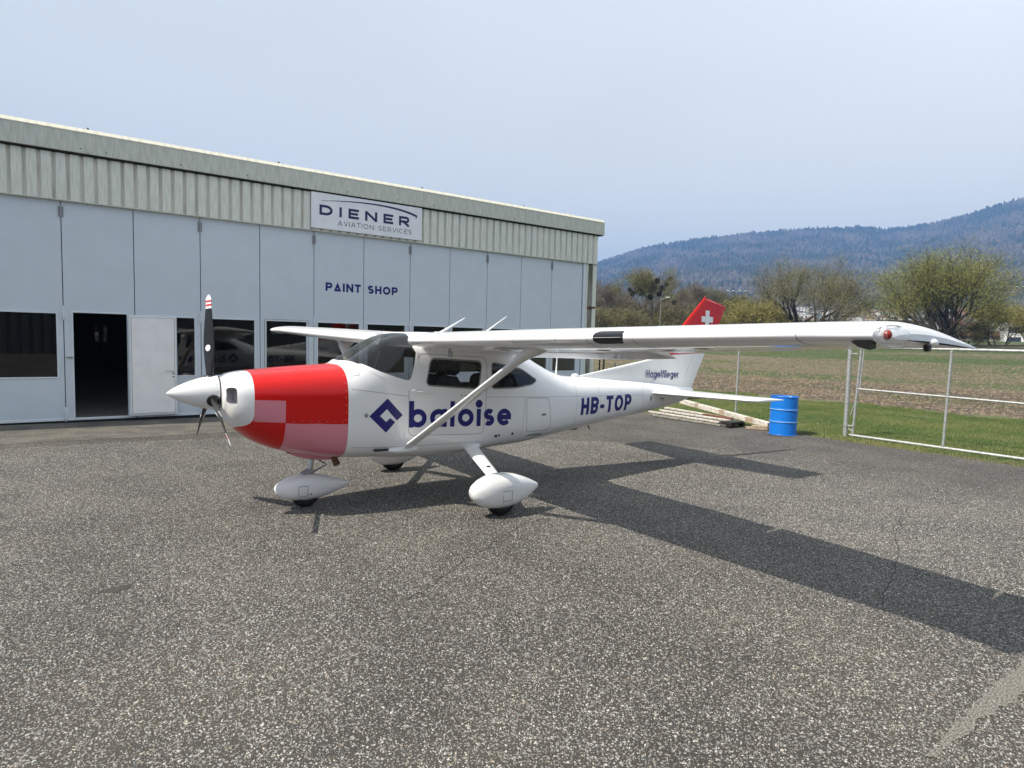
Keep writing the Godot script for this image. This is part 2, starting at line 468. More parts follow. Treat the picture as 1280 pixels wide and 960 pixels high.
# glyph: [advance, [strokes]] for capital height 1; w is the pen's width, k widens the letter
func glyph(ch: String, w: float, k: float) -> Array:
	var h := w / 2.0
	var X := 0.70
	var V := func(x: float, y: float) -> Vector2: return Vector2(x, y)
	var ro := X / 2 - h          # radius of the round lower-case letters
	var rx := ro * k
	var c := rx + h
	var W := 0.62 * k            # width of a plain capital
	match ch:
		" ": return [0.34 * k, []]
		"-": return [0.42 * k, [[V.call(0.04, 0.40), V.call(0.42 * k - 0.04, 0.40)]]]
		"a": return [2 * c, [arc(c, X / 2, rx, ro, 0, 360, 24), [V.call(2 * c - h, 0), V.call(2 * c - h, X)]]]
		"b": return [2 * c, [arc(c, X / 2, rx, ro, 0, 360, 24), [V.call(h, 0), V.call(h, 1.0)]]]
		"g": return [2 * c, [arc(c, X / 2, rx, ro, 0, 360, 24), [V.call(2 * c - h, X), V.call(2 * c - h, 0.02)] + arc(c, 0.02, rx, ro * 0.75, 0, -150, 10)]]
		"o": return [2 * c, [arc(c, X / 2, rx, ro, 0, 360, 24)]]
		"e": return [2 * c, [arc(c, X / 2, rx, ro, 0, 318, 24), [V.call(h, X / 2), V.call(2 * c - h * 0.2, X / 2)]]]
		"l": return [w, [[V.call(h, 0), V.call(h, 1.0)]]]
		"i": return [w, [[V.call(h, 0), V.call(h, X)], arc(h, 0.90, h * 0.62, h * 0.62, 0, 360, 12)]]
		"f": return [0.40 * k, [[V.call(0.12 + h, 0), V.call(0.12 + h, 0.78)] + arc(0.12 + h + 0.16, 0.80, 0.16, 0.20 - h, 180, 80, 8), [V.call(0.0, 0.62), V.call(0.40 * k, 0.62)]]]
		"r": return [0.36 * k, [[V.call(h, 0), V.call(h, X)], arc(h + 0.22, X - 0.26, 0.22, 0.26 - h, 180, 80, 8)]]
		"s":
			var q := (X - w) / 4
			return [0.50 * k, [arc(0.25 * k, X - h - q, 0.25 * k - h, q, 35, 270, 12) + arc(0.25 * k, h + q, 0.25 * k - h, q, 90, -145, 12)]]
		"A": return [W * 1.1, [[V.call(h * 0.8, 0), V.call(W * 0.55, 1 - h * 0.4), V.call(W * 1.1 - h * 0.8, 0)], [V.call(W * 0.25, 0.30), V.call(W * 0.85, 0.30)]]]
		"4": return [W * 1.15, [[V.call(h * 1.6, h), V.call(W * 0.575, 1 - h * 1.8), V.call(W * 1.15 - h * 1.6, h)], [V.call(h * 0.6, h), V.call(W * 1.15 - h * 0.6, h)]]]   # the open triangle that stands for an A
		"B": return [W, [[V.call(h, 0), V.call(h, 1)], [V.call(h, 1 - h), V.call(W - 0.26, 1 - h)] + arc(W - 0.26, 0.75 - h * 0.5, 0.22 - h * 0.3, 0.25 - h * 0.5, 90, -90, 10) + [V.call(h, 0.5)], [V.call(h, 0.5), V.call(W - 0.26, 0.5)] + arc(W - 0.26, 0.25 + h * 0.5, 0.26 - h, 0.25 - h * 0.5, 90, -90, 10) + [V.call(h, h)]]]
		"C": return [W * 1.05, [arc(W * 0.52, 0.5, W * 0.52 - h, 0.5 - h, 50, 310, 20)]]
		"D": return [W * 1.1, [[V.call(h, 0), V.call(h, 1)], [V.call(h, 1 - h), V.call(W * 0.55, 1 - h)] + arc(W * 0.55, 0.5, W * 0.55 - h, 0.5 - h, 90, -90, 16) + [V.call(h, h)]]]
		"E": return [W * 0.9, [[V.call(h, 0), V.call(h, 1)], [V.call(h, 1 - h), V.call(W * 0.9, 1 - h)], [V.call(h, 0.5), V.call(W * 0.82, 0.5)], [V.call(h, h), V.call(W * 0.9, h)]]]
		"H": return [W * 1.05, [[V.call(h, 0), V.call(h, 1)], [V.call(W * 1.05 - h, 0), V.call(W * 1.05 - h, 1)], [V.call(h, 0.5), V.call(W * 1.05 - h, 0.5)]]]
		"I": return [w, [[V.call(h, 0), V.call(h, 1)]]]
		"N": return [W * 1.1, [[V.call(h, 0), V.call(h, 1)], [V.call(W * 1.1 - h, 0), V.call(W * 1.1 - h, 1)], [V.call(h, 1 - h * 0.7), V.call(W * 1.1 - h, h * 0.7)]]]
		"O": return [W * 1.25, [arc(W * 0.625, 0.5, W * 0.625 - h, 0.5 - h, 0, 360, 28)]]
		"P", "R":
			var s := [[V.call(h, 0), V.call(h, 1)], [V.call(h, 1 - h), V.call(W - 0.28, 1 - h)] + arc(W - 0.28, 0.70 - h * 0.3, 0.28 - h, 0.30 - h * 0.7, 90, -90, 12) + [V.call(h, 0.40 + h * 0.4)]]
			if ch == "R": s.append([V.call(W * 0.45, 0.42), V.call(W - h * 0.5, 0.0)])
			return [W, s]
		"S":
			var q := (1 - w) / 4
			return [W * 0.95, [arc(W * 0.475, 1 - h - q, W * 0.475 - h, q, 35, 270, 14) + arc(W * 0.475, h + q, W * 0.475 - h, q, 90, -145, 14)]]
		"T": return [W * 0.95, [[V.call(0, 1 - h), V.call(W * 0.95, 1 - h)], [V.call(W * 0.475, 0), V.call(W * 0.475, 1)]]]
		"V": return [W * 1.1, [[V.call(h * 0.8, 1), V.call(W * 0.55, h * 0.4), V.call(W * 1.1 - h * 0.8, 1)]]]
	return [0.3, []]
# writes one word, each letter a part; put(u, v, off) gives [point, normal]; the word starts at u0, v0 and is made len_ long
func write(emit: Callable, word: String, height: float, pen: float, k: float, gap: float, u0: float, v0: float, len_: float, put: Callable, off: float, drop := 0.0) -> void:
	var total := -gap
	for ch in word: total += glyph(ch, pen, k)[0] + gap
	var su := len_ / total
	var x := 0.0
	var lift := 0.0
	for ch in word:
		var g: Array = glyph(ch, pen, k)
		var b := MB.new()
		for s in g[1]:
			var q := []
			for e in s: q.append(Vector2((x + e.x) * su, e.y * height))
			var closed: bool = q[0].distance_to(q[-1]) < 1e-4 and q.size() > 6
			if closed: q.pop_back()
			lift += 0.00025
			ribbon(b, q, pen * height, func(a: float, d: float, o: float) -> Array: return put.call(u0 + a, v0 + d + drop * a, o), off + fmod(lift, 0.0012), closed, 0.03)
		if g[1].size(): emit.call(b)
		x += g[0] + gap

# ------------------------------------------------------------------ the aeroplane
func airfoil(u: float, up: bool, th: float) -> float:
	var yt := 5 * th * (0.2969 * sqrt(u) - 0.126 * u - 0.3516 * u * u + 0.2843 * u * u * u - 0.1036 * u * u * u * u)
	var yc := 0.02 / 0.16 * (0.8 * u - u * u) if u < 0.4 else 0.02 / 0.36 * (0.2 + 0.8 * u - u * u)
	return yc + yt if up else yc - yt
# wing sections: z, x of the nose, y of the nose, chord, twist, thickness
const WS := [[0.0, 2.36, 1.905, 1.61, 0.06, 0.125], [0.56, 2.34, 1.90, 1.63, 0.06, 0.125], [2.49, 2.37, 1.945, 1.61, 0.06, 0.122], [5.10, 2.48, 2.008, 1.28, 0.028, 0.115], [5.22, 2.475, 2.008, 1.32, 0.026, 0.112], [5.34, 2.46, 2.008, 1.38, 0.026, 0.106], [5.42, 2.455, 2.008, 1.41, 0.027, 0.100], [5.46, 2.475, 2.006, 1.40, 0.028, 0.088], [5.485, 2.53, 2.004, 1.34, 0.03, 0.064], [5.50, 2.64, 2.0, 1.20, 0.034, 0.03]]
func wing_sec(z: float) -> Array:
	var i := 0
	while i < WS.size() - 2 and z > WS[i + 1][0]: i += 1
	var t: float = (z - WS[i][0]) / (WS[i + 1][0] - WS[i][0])
	var r := []
	for j in range(1, 6): r.append(lerpf(WS[i][j], WS[i + 1][j], t))
	return r
func wing_pt(z: float, u: float, up: bool, off := 0.0) -> Vector3:
	var s := wing_sec(absf(z))
	var y: float = airfoil(u, up, s[4]) + (off if up else -off) / s[2]
	return Vector3(s[0] + s[2] * u, s[1] + s[2] * (y - u * s[3]), z)
func wing_ring(z: float, u0: float, u1: float, n := 20, off := 0.0) -> Array:
	var r := []
	for i in n + 1:
		var t := float(i) / n
		var u := lerpf(u1, u0, 1.0 - pow(1.0 - t, 2.0)) if u0 < 0.01 else lerpf(u1, u0, t)
		r.append(wing_pt(z, u, true, off))
	for i in range(0 if u0 > 0.01 else 1, n + 1):
		var t := float(n - i) / n
		var u := lerpf(u1, u0, 1.0 - pow(1.0 - t, 2.0)) if u0 < 0.01 else lerpf(u1, u0, t)
		r.append(wing_pt(z, u, false, off))
	return r
func wing_loft(b: MB, zs: Array, u0: float, u1: float, n := 20, off := 0.0, ends := true, droop := 0.0) -> void:
	var rows := []
	for z in zs:
		var r := wing_ring(z, u0, u1, n, off)
		if droop != 0.0:
			for i in r.size():
				var s := wing_sec(absf(z))
				var d: float = (r[i].x - s[0]) / s[2] - u0
				r[i].y -= d * s[2] * droop
		rows.append(r)
	b.skin(rows, true, zs[1] < zs[0])
	if ends:
		b.face(rows[0], Vector3(0, 0, -signf(zs[1] - zs[0])))
		b.face(rows[-1], Vector3(0, 0, signf(zs[1] - zs[0])))
func thin_foil(b: MB, sections: Array, vertical := false) -> void:   # sections: nose point, chord, thickness ratio (symmetric); closed ends
	var rows := []
	for s in sections:
		var r := []
		var lo: float = s[3] if s.size() > 3 else 0.0
		var hi: float = s[4] if s.size() > 4 else 1.0
		var us := [1.0, 0.997, 0.85, 0.68, 0.5, 0.34, 0.2, 0.09, 0.02, 0.0]
		if lo > 0.0: us = [1.0, 0.997, 0.8, 0.6, 0.4, 0.2, 0.003, 0.0]
		var back := us.duplicate(); back.reverse()
		if lo == 0.0: back.pop_front()
		for side in 2:
			for u in (us if side == 0 else back):
				var uu := lerpf(lo, hi, u)
				var y: float = 5 * s[2] * (0.2969 * sqrt(uu) - 0.126 * uu - 0.3516 * uu * uu + 0.2843 * uu * uu * uu - 0.1036 * uu * uu * uu * uu) * s[1] + (0.002 if uu > 0.0 else 0.0)
				if side == 1: y = -y
				var drop: float = s[5] * u if s.size() > 5 else 0.0
				r.append(s[0] + (Vector3(uu * s[1], drop, -y) if vertical else Vector3(uu * s[1], y + drop, 0)))
		rows.append(r)
	var mid: Vector3 = rows[0][0] - rows[-1][0]
	b.skin(rows, true, false)
	b.face(rows[0], mid.normalized()); b.face(rows[-1], -mid.normalized())
func teardrop(b: MB, at: Vector3, sec_: Array, lon := 20) -> void:   # sec_: x, bottom, top, half width
	var rows := []
	for s in sec_:
		var r := []
		for k in lon:
			var a := TAU * k / lon
			var p := 2.3
			var cx := signf(cos(a)) * pow(absf(cos(a)), 2.0 / p)
			var sy := signf(sin(a)) * pow(absf(sin(a)), 2.0 / p)
			r.append(at + Vector3(s[0], (s[1] + s[2]) / 2 + sy * (s[2] - s[1]) / 2, cx * s[3]))
		rows.append(r)
	b.skin(rows, true, false)
	b.face(rows[-1], Vector3.RIGHT)
func wheel(parent: Node, at: Vector3, r: float, w: float) -> void:
	var t := MB.new()
	var prof := []
	for i in 15:
		var a := PI * i / 14
		prof.append(Vector2(-cos(a) * w / 2 * (0.86 + 0.14 * sin(a)), r * 0.62 + sin(a) * r * 0.38))
	t.lathe(prof, at, Vector3(0, 0, 1), 32)
	part(parent, "tyre", t, M.rubber)
	var h := MB.new()
	h.lathe([Vector2(-w * 0.4, 0.0), Vector2(-w * 0.42, r * 0.62), Vector2(w * 0.42, r * 0.62), Vector2(w * 0.4, 0.0)], at, Vector3(0, 0, 1), 20)
	part(parent, "rim", h, M.steel)

func build_airplane() -> void:
	make_sections()
	var o := thing("airplane", "white high-wing single-engine light aircraft with red and pink checked nose parked on the apron", "airplane", Vector3(2.9, 0, 0))
	var A := Node3D.new(); A.name = "frame"   # offset so that shapes can be given from the spinner tip
	var P := func(called: String, b: MB, m: Material, label := "", parent: Node = null) -> MeshInstance3D:
		var r := part(parent if parent else o, called, b, m, label)
		if parent == null: r.position = Vector3(-2.9, 0, 0)
		return r
	A.free()
	# --- windows in x, y
	var w_door := rounded([Vector2(2.642, 1.705), Vector2(3.35, 1.672), Vector2(3.30, 1.335), Vector2(2.571, 1.388)], 0.07)
	var w_rear := rounded([Vector2(3.50, 1.665), Vector2(3.98, 1.58), Vector2(4.262, 1.43), Vector2(4.18, 1.375), Vector2(3.87, 1.336), Vector2(3.49, 1.334)], 0.06)
	var ws := PackedVector2Array()
	for q in rounded([Vector2(1.84, 1.612), Vector2(2.02, 1.522), Vector2(2.20, 1.447), Vector2(2.335, 1.402), Vector2(2.40, 1.415), Vector2(2.44, 1.60), Vector2(2.485, 1.79)], 0.05).slice(5): ws.append(q)
	var holes := [to_xt(w_door), to_xt(w_rear)]
	var front := PackedVector2Array([Vector2(1.735, 1.001), Vector2(1.743, 0.964), Vector2(1.765, 0.88), Vector2(1.80, 0.80)])
	for q in to_xt(PackedVector2Array([Vector2(1.84, 1.612), Vector2(2.02, 1.522), Vector2(2.20, 1.447), Vector2(2.318, 1.404), Vector2(2.36, 1.40), Vector2(2.395, 1.43), Vector2(2.44, 1.60), Vector2(2.478, 1.77), Vector2(2.44, 1.84)])): 
		front.append(q)
	while front[-1].x < 2.44 or front[-1].y < hull_t(2.44, 1.835): front.remove_at(front.size() - 1)
	front.append(Vector2(2.44, 0.88)); front.append(Vector2(2.47, 1.001))
	var ws_holes := holes + [front]
	# --- the hull
	var bowl_x := func(t: float) -> float:
		return 0.728 if t > 0.42 else lerpf(0.60, 0.728, smoothstep(0.12, 0.42, t))
	var b := MB.new()
	var inlet := rounded([Vector2(0.497, 1.225), Vector2(0.497, 1.375), Vector2(0.578, 1.385), Vector2(0.578, 1.185)], 0.045)
	hull_skin(b, func(_t: float) -> float: return 0.50, bowl_x, 10, 0.0, 1.0, 48, [to_xt(inlet)])
	var rows := []
	for e in [[0.50, 1.0], [0.487, 0.96], [0.478, 0.88], [0.474, 0.74]]:
		var r := []
		for k in 64:
			var t := k / 32.0
			var p := hull(0.50, t if t <= 1.0 else 2.0 - t)
			if t > 1.0: p.z = -p.z
			r.append(Vector3(e[0], 1.29 + (p.y - 1.29) * e[1], p.z * e[1]))
		rows.append(r)
	b.skin(rows, true, true)
	b.face(rows[-1], Vector3.LEFT)
	var nose: MeshInstance3D = P.call("nose_bowl", b, M.white)
	for s in [1.0, -1.0]:
		b = MB.new()
		var ring := []
		var deep := []
		for q in inlet:
			var e := on_side(q.x, q.y, 0.0, s)
			ring.append(e[0]); deep.append(Vector3(lerpf(e[0].x, 0.60, 0.35) + 0.05, lerpf(e[0].y, 1.285, 0.25), e[0].z - s * 0.085))
		for i in ring.size():
			var j := (i + 1) % ring.size()
			b.quad(ring[i], ring[j], deep[j], deep[i])
		b.face(deep, Vector3(-0.5, 0, s).normalized())
		P.call("air_inlet", b, mat(0.42, 0.42, 0.44, 0.5), "", nose)
	b = MB.new()
	hull_skin(b, bowl_x, func(_t: float) -> float: return 1.662, 18, 0.0, 1.0, 48, [])
	var cowl: MeshInstance3D = P.call("engine_cowling", b, M.red, "glossy red engine cowling with pink squares")
	# pink squares: one ahead, one below and behind it, on both sides
	for s in [1.0, -1.0]:
		b = MB.new()
		hull_fill(b, to_xt(PackedVector2Array([Vector2(0.729, 1.262), Vector2(1.02, 1.250), Vector2(1.02, 1.024), Vector2(0.727, 1.040)])), s, 0.0016, 10, 10)
		P.call("pink_square", b, M.pink, "", cowl)
		b = MB.new()
		hull_fill(b, PackedVector2Array([Vector2(1.022, hull_t(1.022, 1.019)), Vector2(1.34, hull_t(1.34, 1.003)), Vector2(1.660, hull_t(1.66, 0.987)), Vector2(1.66, 0.03), Vector2(1.022, 0.03)]), s, 0.0016, 16, 20)
		P.call("pink_square", b, M.pink, "", cowl)
	b = MB.new()
	var zero := func(_t: float) -> float: return 1.662
	hull_skin(b, zero, func(_t: float) -> float: return 4.5, 52, 0.0, 1.0, 56, ws_holes)
	hull_skin(b, func(_t: float) -> float: return 4.5, func(_t: float) -> float: return 8.05, 46, 0.0, 1.0, 40, [])
	b.ball(Vector3(8.045, 1.15, 0), 0.05, 0.08, 0.06)
	var fus: MeshInstance3D = P.call("fuselage", b, M.white)
	# --- inner lining
	b = MB.new()
	hull_skin(b, func(_t: float) -> float: return 1.80, func(_t: float) -> float: return 4.42, 40, 0.0, 1.0, 44, ws_holes, true, 0.022)
	var fl := hull(3.0, 0.2)
	b.box(Vector3(3.1, 0.70, 0), Vector3(2.6, 0.02, 0.9))
	P.call("cabin_lining", b, M.lining)
	# --- panes
	for s in [1.0, -1.0]:
		for e in [["door_window", w_door], ["rear_side_window", w_rear]]:
			b = MB.new(); hull_fill(b, to_xt(e[1]), s, -0.006)
			var pane: MeshInstance3D = P.call(e[0], b, M.pane)
			b = MB.new(); var pts: Array = Array(e[1])
			ribbon(b, pts, 0.015, func(x: float, y: float, of: float) -> Array: return on_side(x, y, of, s), 0.003, true)
			P.call("window_frame", b, M.white, "", pane)
			b = MB.new()
			ribbon(b, pts, 0.008, func(x: float, y: float, of: float) -> Array: return on_side(x, y, of, s), 0.0045, true)
			P.call("window_seal", b, M.black, "", pane)
	b = MB.new()
	hull_fill(b, front, 1.0, -0.003, 30, 36); hull_fill(b, front, -1.0, -0.003, 30, 36)
	var shield: MeshInstance3D = P.call("windshield", b, M.windshield)
	b = MB.new()
	for s in [1.0, -1.0]:
		var line := []
		for q in front: line.append(q)
		ribbon(b, line.slice(0, line.size() - 2), 0.03, func(x: float, t: float, of: float) -> Array:
			var m := hull_n(x, t) * Vector3(1, 1, s)
			return [hull(x, clampf(t, 0, 1)) * Vector3(1, 1, s) + m * of, m], 0.003)
	P.call("windshield_frame", b, M.white, "", shield)
	b = MB.new()
	for s in [1.0, -1.0]:
		hull_fill(b, PackedVector2Array([Vector2(4.06, 0.90), Vector2(4.06, 1.0), Vector2(4.68, 1.0), Vector2(4.66, 0.93), Vector2(4.5, 0.885)]), s, 0.003, 12, 8)
	P.call("rear_window", b, M.dark_glass)
	# --- panel lines, hatches, rivets
	b = MB.new()
	for s in [1.0, -1.0]:
		var put := func(x: float, y: float, of: float) -> Array: return on_side(x, y, of, s)
		ribbon(b, Array(rounded([Vector2(2.50, 1.755), Vector2(3.42, 1.72), Vector2(3.42, 1.20), Vector2(3.385, 0.78), Vector2(2.37, 0.82), Vector2(2.36, 1.38)], 0.07)), 0.006, put, 0.0012, true)
		ribbon(b, [Vector2(1.70, 1.36), Vector2(2.36, 1.27)], 0.005, put, 0.0012)
		ribbon(b, [Vector2(3.43, 1.235), Vector2(4.05, 1.215), Vector2(5.05, 1.185), Vector2(6.6, 1.16)], 0.004, put, 0.0012)
		ribbon(b, [Vector2(4.05, 1.215), Vector2(4.02, 0.70)], 0.004, put, 0.0012)
		for lx in [5.05, 5.55, 6.05, 6.60, 7.15]:
			ribbon(b, [Vector2(lx, sec(lx)[0] - 0.03), Vector2(lx + 0.01, sec(lx)[3]), Vector2(lx, sec(lx)[1] + 0.03)], 0.0035, put, 0.0012)
		ribbon(b, [Vector2(7.72, 1.20), Vector2(7.66, 1.02)], 0.006, put, 0.0012)
		ribbon(b, Array(rounded([Vector2(4.075, 1.205), Vector2(4.49, 1.185), Vector2(4.56, 0.75), Vector2(4.10, 0.75)], 0.06)), 0.006, put, 0.0012, true)
		ribbon(b, Array(rounded([Vector2(1.70, 1.53), Vector2(1.79, 1.545), Vector2(1.80, 1.51), Vector2(1.71, 1.495)], 0.02)), 0.006, put, 0.0012, true)
		ribbon(b, [Vector2(1.72, 0.72), Vector2(2.0, 0.70), Vector2(3.4, 0.68)], 0.004, put, 0.0012)
	P.call("panel_line", b, M.seam, "", fus).set_meta("kind", "stuff")
	b = MB.new()
	for s in [1.0, -1.0]:
		for k in 11:
			var e := on_side(1.637, 0.72 + k * 0.078, 0.001, s)
			b = MB.new(); b.ball(e[0], 0.0045, 0.0045, 0.003, 4, 6); P.call("fastener", b, M.steel, "", cowl)
		for k in 11:
			var e := on_side(0.76 + k * 0.085, 1.045 - k * 0.003, 0.001, s)
			b = MB.new(); b.ball(e[0], 0.004, 0.004, 0.003, 4, 6); P.call("fastener", b, M.steel, "", cowl)
	b = MB.new()
	for s in [1.0, -1.0]:
		b = MB.new()
		var e := on_side(2.42, 1.322, 0.008, s)
		b.box(e[0], Vector3(0.05, 0.05, 0.014), Basis.IDENTITY, 0.005)
		e = on_side(2.56, 1.312, 0.012, s)
		b.box(e[0], Vector3(0.22, 0.018, 0.012), Basis(Vector3(0, 0, 1), -0.06), 0.005)
		P.call("door_handle", b, M.white, "", fus)
		b = MB.new(); e = on_side(2.33, 0.83, 0.006, s); b.box(e[0], Vector3(0.03, 0.055, 0.012), Basis.IDENTITY, 0.004)
		P.call("door_hinge", b, M.white, "", fus)
	b = MB.new()
	for s in [1.0, -1.0]:
		for e in [[3.60, 0.735, 0.045, 0.03], [3.65, 0.742, 0.03, 0.022], [3.87, 0.748, 0.034, 0.03], [3.06, 1.262, 0.02, 0.015], [3.12, 1.258, 0.03, 0.012], [4.37, 0.968, 0.022, 0.02], [4.40, 0.968, 0.022, 0.03], [4.43, 0.968, 0.022, 0.02], [6.80, 1.10, 0.025, 0.075], [7.10, 1.085, 0.08, 0.012]]:
			var q := on_side(e[0], e[1], 0.002, s)
			b = MB.new(); b.box(q[0], Vector3(e[2], e[3], 0.005), Basis(Vector3.UP, atan2(q[1].x, q[1].z)), 0.002)
			P.call("latch", b, M.black, "", fus)
		b = MB.new()
		var st := on_side(2.06, 0.675, 0.01, s)
		b.box(st[0], Vector3(0.17, 0.022, 0.05), Basis.IDENTITY, 0.006)
		P.call("boarding_step", b, M.black, "", fus)
	b = MB.new()
	var fc := on_side(1.86, 1.072, 0.002)
	b.lathe([Vector2(0.004, 0.0), Vector2(0.004, 0.02), Vector2(0.0, 0.024)], fc[0], fc[1], 14)
	P.call("filler_cap", b, M.seam, "", fus)
	# --- lettering and emblem
	var letter := func(q: MB) -> void: P.call("letter", q, M.navy, "", fus)
	var left := func(x: float, y: float, of: float) -> Array: return on_side(x, y, of, 1.0)
	write(letter, "baloise", 0.305, 0.20, 1.0, 0.12, 2.365, 0.912, 1.455, left, 0.0022, -0.034)
	var right := func(x: float, y: float, of: float) -> Array: return on_side(x, y, of, -1.0)
	write(letter, "baloise", 0.305, 0.20, 1.0, 0.12, 2.365, 0.90, 1.455, func(x: float, y: float, of: float) -> Array: return right.call(6.19 - x, y, of), 0.0022, 0.0)
	b = MB.new()
	var dm := [Vector2(0.092, -0.096), Vector2(0.0, -0.192), Vector2(-0.197, 0.0), Vector2(0.0, 0.192), Vector2(0.197, 0.0), Vector2(0.118, -0.066), Vector2(0.0, 0.062), Vector2(-0.072, 0.0), Vector2(0.0, -0.066), Vector2(0.028, -0.042)]
	dm = [Vector2(0.108, -0.077), Vector2(0.0, -0.190), Vector2(-0.197, 0.0), Vector2(0.012, 0.192), Vector2(0.197, 0.0), Vector2(0.128, -0.060), Vector2(0.006, 0.072), Vector2(-0.075, 0.0), Vector2(0.0, -0.072), Vector2(0.046, -0.028)]
	for s in [1.0, -1.0]:
		var pl := PackedVector2Array()
		var ce := Vector2(2.092, 1.06) if s > 0 else Vector2(4.10, 1.06)
		for q in dm: pl.append(ce + q * Vector2(s, 1))
		b = MB.new()
		hull_fill(b, to_xt(pl), s, 0.0022, 12, 12)
		P.call("diamond_emblem", b, M.navy, "", fus)
	b = MB.new()
	write(letter, "HB-TOP", 0.245, 0.225, 1.0, 0.13, 5.15, 0.915, 1.15, left, 0.0022, 0.022)
	write(letter, "HB-TOP", 0.245, 0.225, 1.0, 0.13, 5.15, 0.935, 1.15, func(x: float, y: float, of: float) -> Array: return right.call(11.41 - x, y, of), 0.0022, -0.02)
	# --- spinner and propeller
	var hub := Vector3(0.405, 1.308, 0)
	b = MB.new()
	var prof := []
	for i in 19:
		var t := i / 18.0
		prof.append(Vector2(0.455 * t, 0.178 * pow(sin(t * PI / 2), 0.82) * (1.0 - 0.12 * (1.0 - t) * t * 2)))
	prof.append(Vector2(0.462, 0.176)); prof.append(Vector2(0.462, 0.0))
	b.lathe(prof, Vector3(0, 1.308, 0), Vector3.RIGHT, 40)
	var spin: MeshInstance3D = P.call("spinner", b, M.white)
	b = MB.new()
	b.lathe([Vector2(0.464, 0.0), Vector2(0.464, 0.165), Vector2(0.476, 0.165), Vector2(0.476, 0.0)], Vector3(0, 1.308, 0), Vector3.RIGHT, 32)
	for k in 14:
		var a := TAU * k / 14 + 0.1
		b.ball(Vector3(0.437, 1.308 + cos(a) * 0.1775, sin(a) * 0.1775), 0.004, 0.004, 0.004, 4, 6)
	P.call("backplate", b, M.black, "", spin)
	for k in 3:
		var a := deg_to_rad([-5.5, 114.5, 234.5][k])
		var rd := Vector3(0, cos(a), sin(a))
		var tg := Vector3(0, -sin(a), cos(a))
		b = MB.new()
		var tip := MB.new()
		var stripe := MB.new()
		var all := []
		for i in 26:
			var t := i / 25.0
			var r := lerpf(0.12, 1.0, t)
			var chord := lerpf(0.075, 0.155, smoothstep(0.0, 0.42, t)) * lerpf(1.0, 0.62, smoothstep(0.5, 0.97, t))
			if t > 0.96: chord *= sqrt(maxf(1.0 - pow((t - 0.96) / 0.042, 2.0), 0.02))
			var th := lerpf(0.062, 0.010, pow(smoothstep(0.0, 0.55, t), 0.6)) + 0.002
			var pitch := lerpf(deg_to_rad(42), deg_to_rad(20), pow(t, 0.7))
			var ch := tg * cos(pitch) + Vector3.RIGHT * sin(pitch)
			var nn := Vector3.RIGHT * cos(pitch) - tg * sin(pitch)
			var ring := []
			for j in 16:
				var q := TAU * j / 16
				ring.append(hub + rd * r + ch * (cos(q) * chord / 2 - chord * 0.06) + nn * sin(q) * th / 2)
			all.append(ring)
		b.skin(all.slice(0, 22), true, false); b.face(all[0], -rd)
		tip.skin(all.slice(21), true, false); tip.face(all[-1], rd)
		var blade: MeshInstance3D = P.call("propeller_blade", b, M.blade)
		P.call("white_blade_tip", tip, M.white, "", blade)
		for e in [0.885, 0.925]:   # two red bands on the white tip
			var rr := []
			for d in [0.0, 0.018]:
				var f: float = (e + d - 0.12) / 0.88 * 25.0
				var i := int(f)
				var ring := []
				var cen := Vector3.ZERO
				for j in 16: cen += all[i][j].lerp(all[i + 1][j], f - i) / 16.0
				for j in 16: ring.append(cen + (all[i][j].lerp(all[i + 1][j], f - i) - cen) * 1.03 + (all[i][j] - cen).normalized() * 0.0006)
				rr.append(ring)
			stripe.skin(rr, true, false)
		P.call("red_band", stripe, M.red, "", blade)
		b = MB.new()   # maker's round decal on the blade face
		var ic: Vector3 = (all[9][12] + all[10][12]) / 2
		var icn: Vector3 = ((all[10][12] - all[9][12]).cross(all[9][13] - all[9][11])).normalized()
		for sgn in [4, 12]:
			var cpt: Vector3 = (all[9][sgn] + all[10][sgn]) / 2
			var nrm: Vector3 = (all[10][sgn] - all[9][sgn]).cross(all[9][sgn + 1] - all[9][sgn - 1]).normalized()
			if nrm.dot(all[9][sgn] - all[9][(sgn + 8) % 16]) < 0: nrm = -nrm
			b.lathe([Vector2(0.008, 0.0), Vector2(0.008, 0.032), Vector2(0.002, 0.034)], cpt, nrm, 18)
		P.call("round_decal", b, M.sign_white, "", blade)
		b = MB.new()
		b.lathe([Vector2(0.0, 0.065), Vector2(0.062, 0.063), Vector2(0.064, 0.0)], hub + rd * 0.115, rd, 20)
		P.call("blade_root", b, M.black, "", blade)
	# --- wings
	for s in [1.0, -1.0]:
		b = MB.new()
		wing_loft(b, [0.0, 0.568 * s], 0.13, 0.985, 20, 0.0, true)
		b.ball(Vector3(2.405, 1.905, 0.565 * s), 0.075, 0.062, 0.03, 10, 16)
		wing_loft(b, [0.57 * s, 1.2 * s, 1.8 * s, 2.49 * s, 2.8 * s, 3.055 * s], 0.0, 0.725, 22)
		wing_loft(b, [3.06 * s, 3.7 * s, 4.4 * s, 5.05 * s], 0.0, 0.745, 22)
		var wing: MeshInstance3D = P.call("wing", b, M.white)
		b = MB.new()
		wing_loft(b, [0.60 * s, 1.5 * s, 2.49 * s, 3.04 * s], 0.732, 0.995, 8, 0.0, true, 0.17)
		P.call("wing_flap", b, M.white)
		b = MB.new()
		wing_loft(b, [3.075 * s, 3.7 * s, 4.4 * s, 5.03 * s], 0.752, 0.995, 8, 0.0, true, 0.05)
		P.call("aileron", b, M.white)
		b = MB.new()
		var zs := []
		for z in [5.055, 5.12, 5.22, 5.28, 5.34, 5.38, 5.42, 5.44, 5.46, 5.473, 5.485, 5.493, 5.50]: zs.append(z * s)
		wing_loft(b, zs, 0.0, 0.995, 22)
		var tipm: MeshInstance3D = P.call("wing_tip", b, M.white)
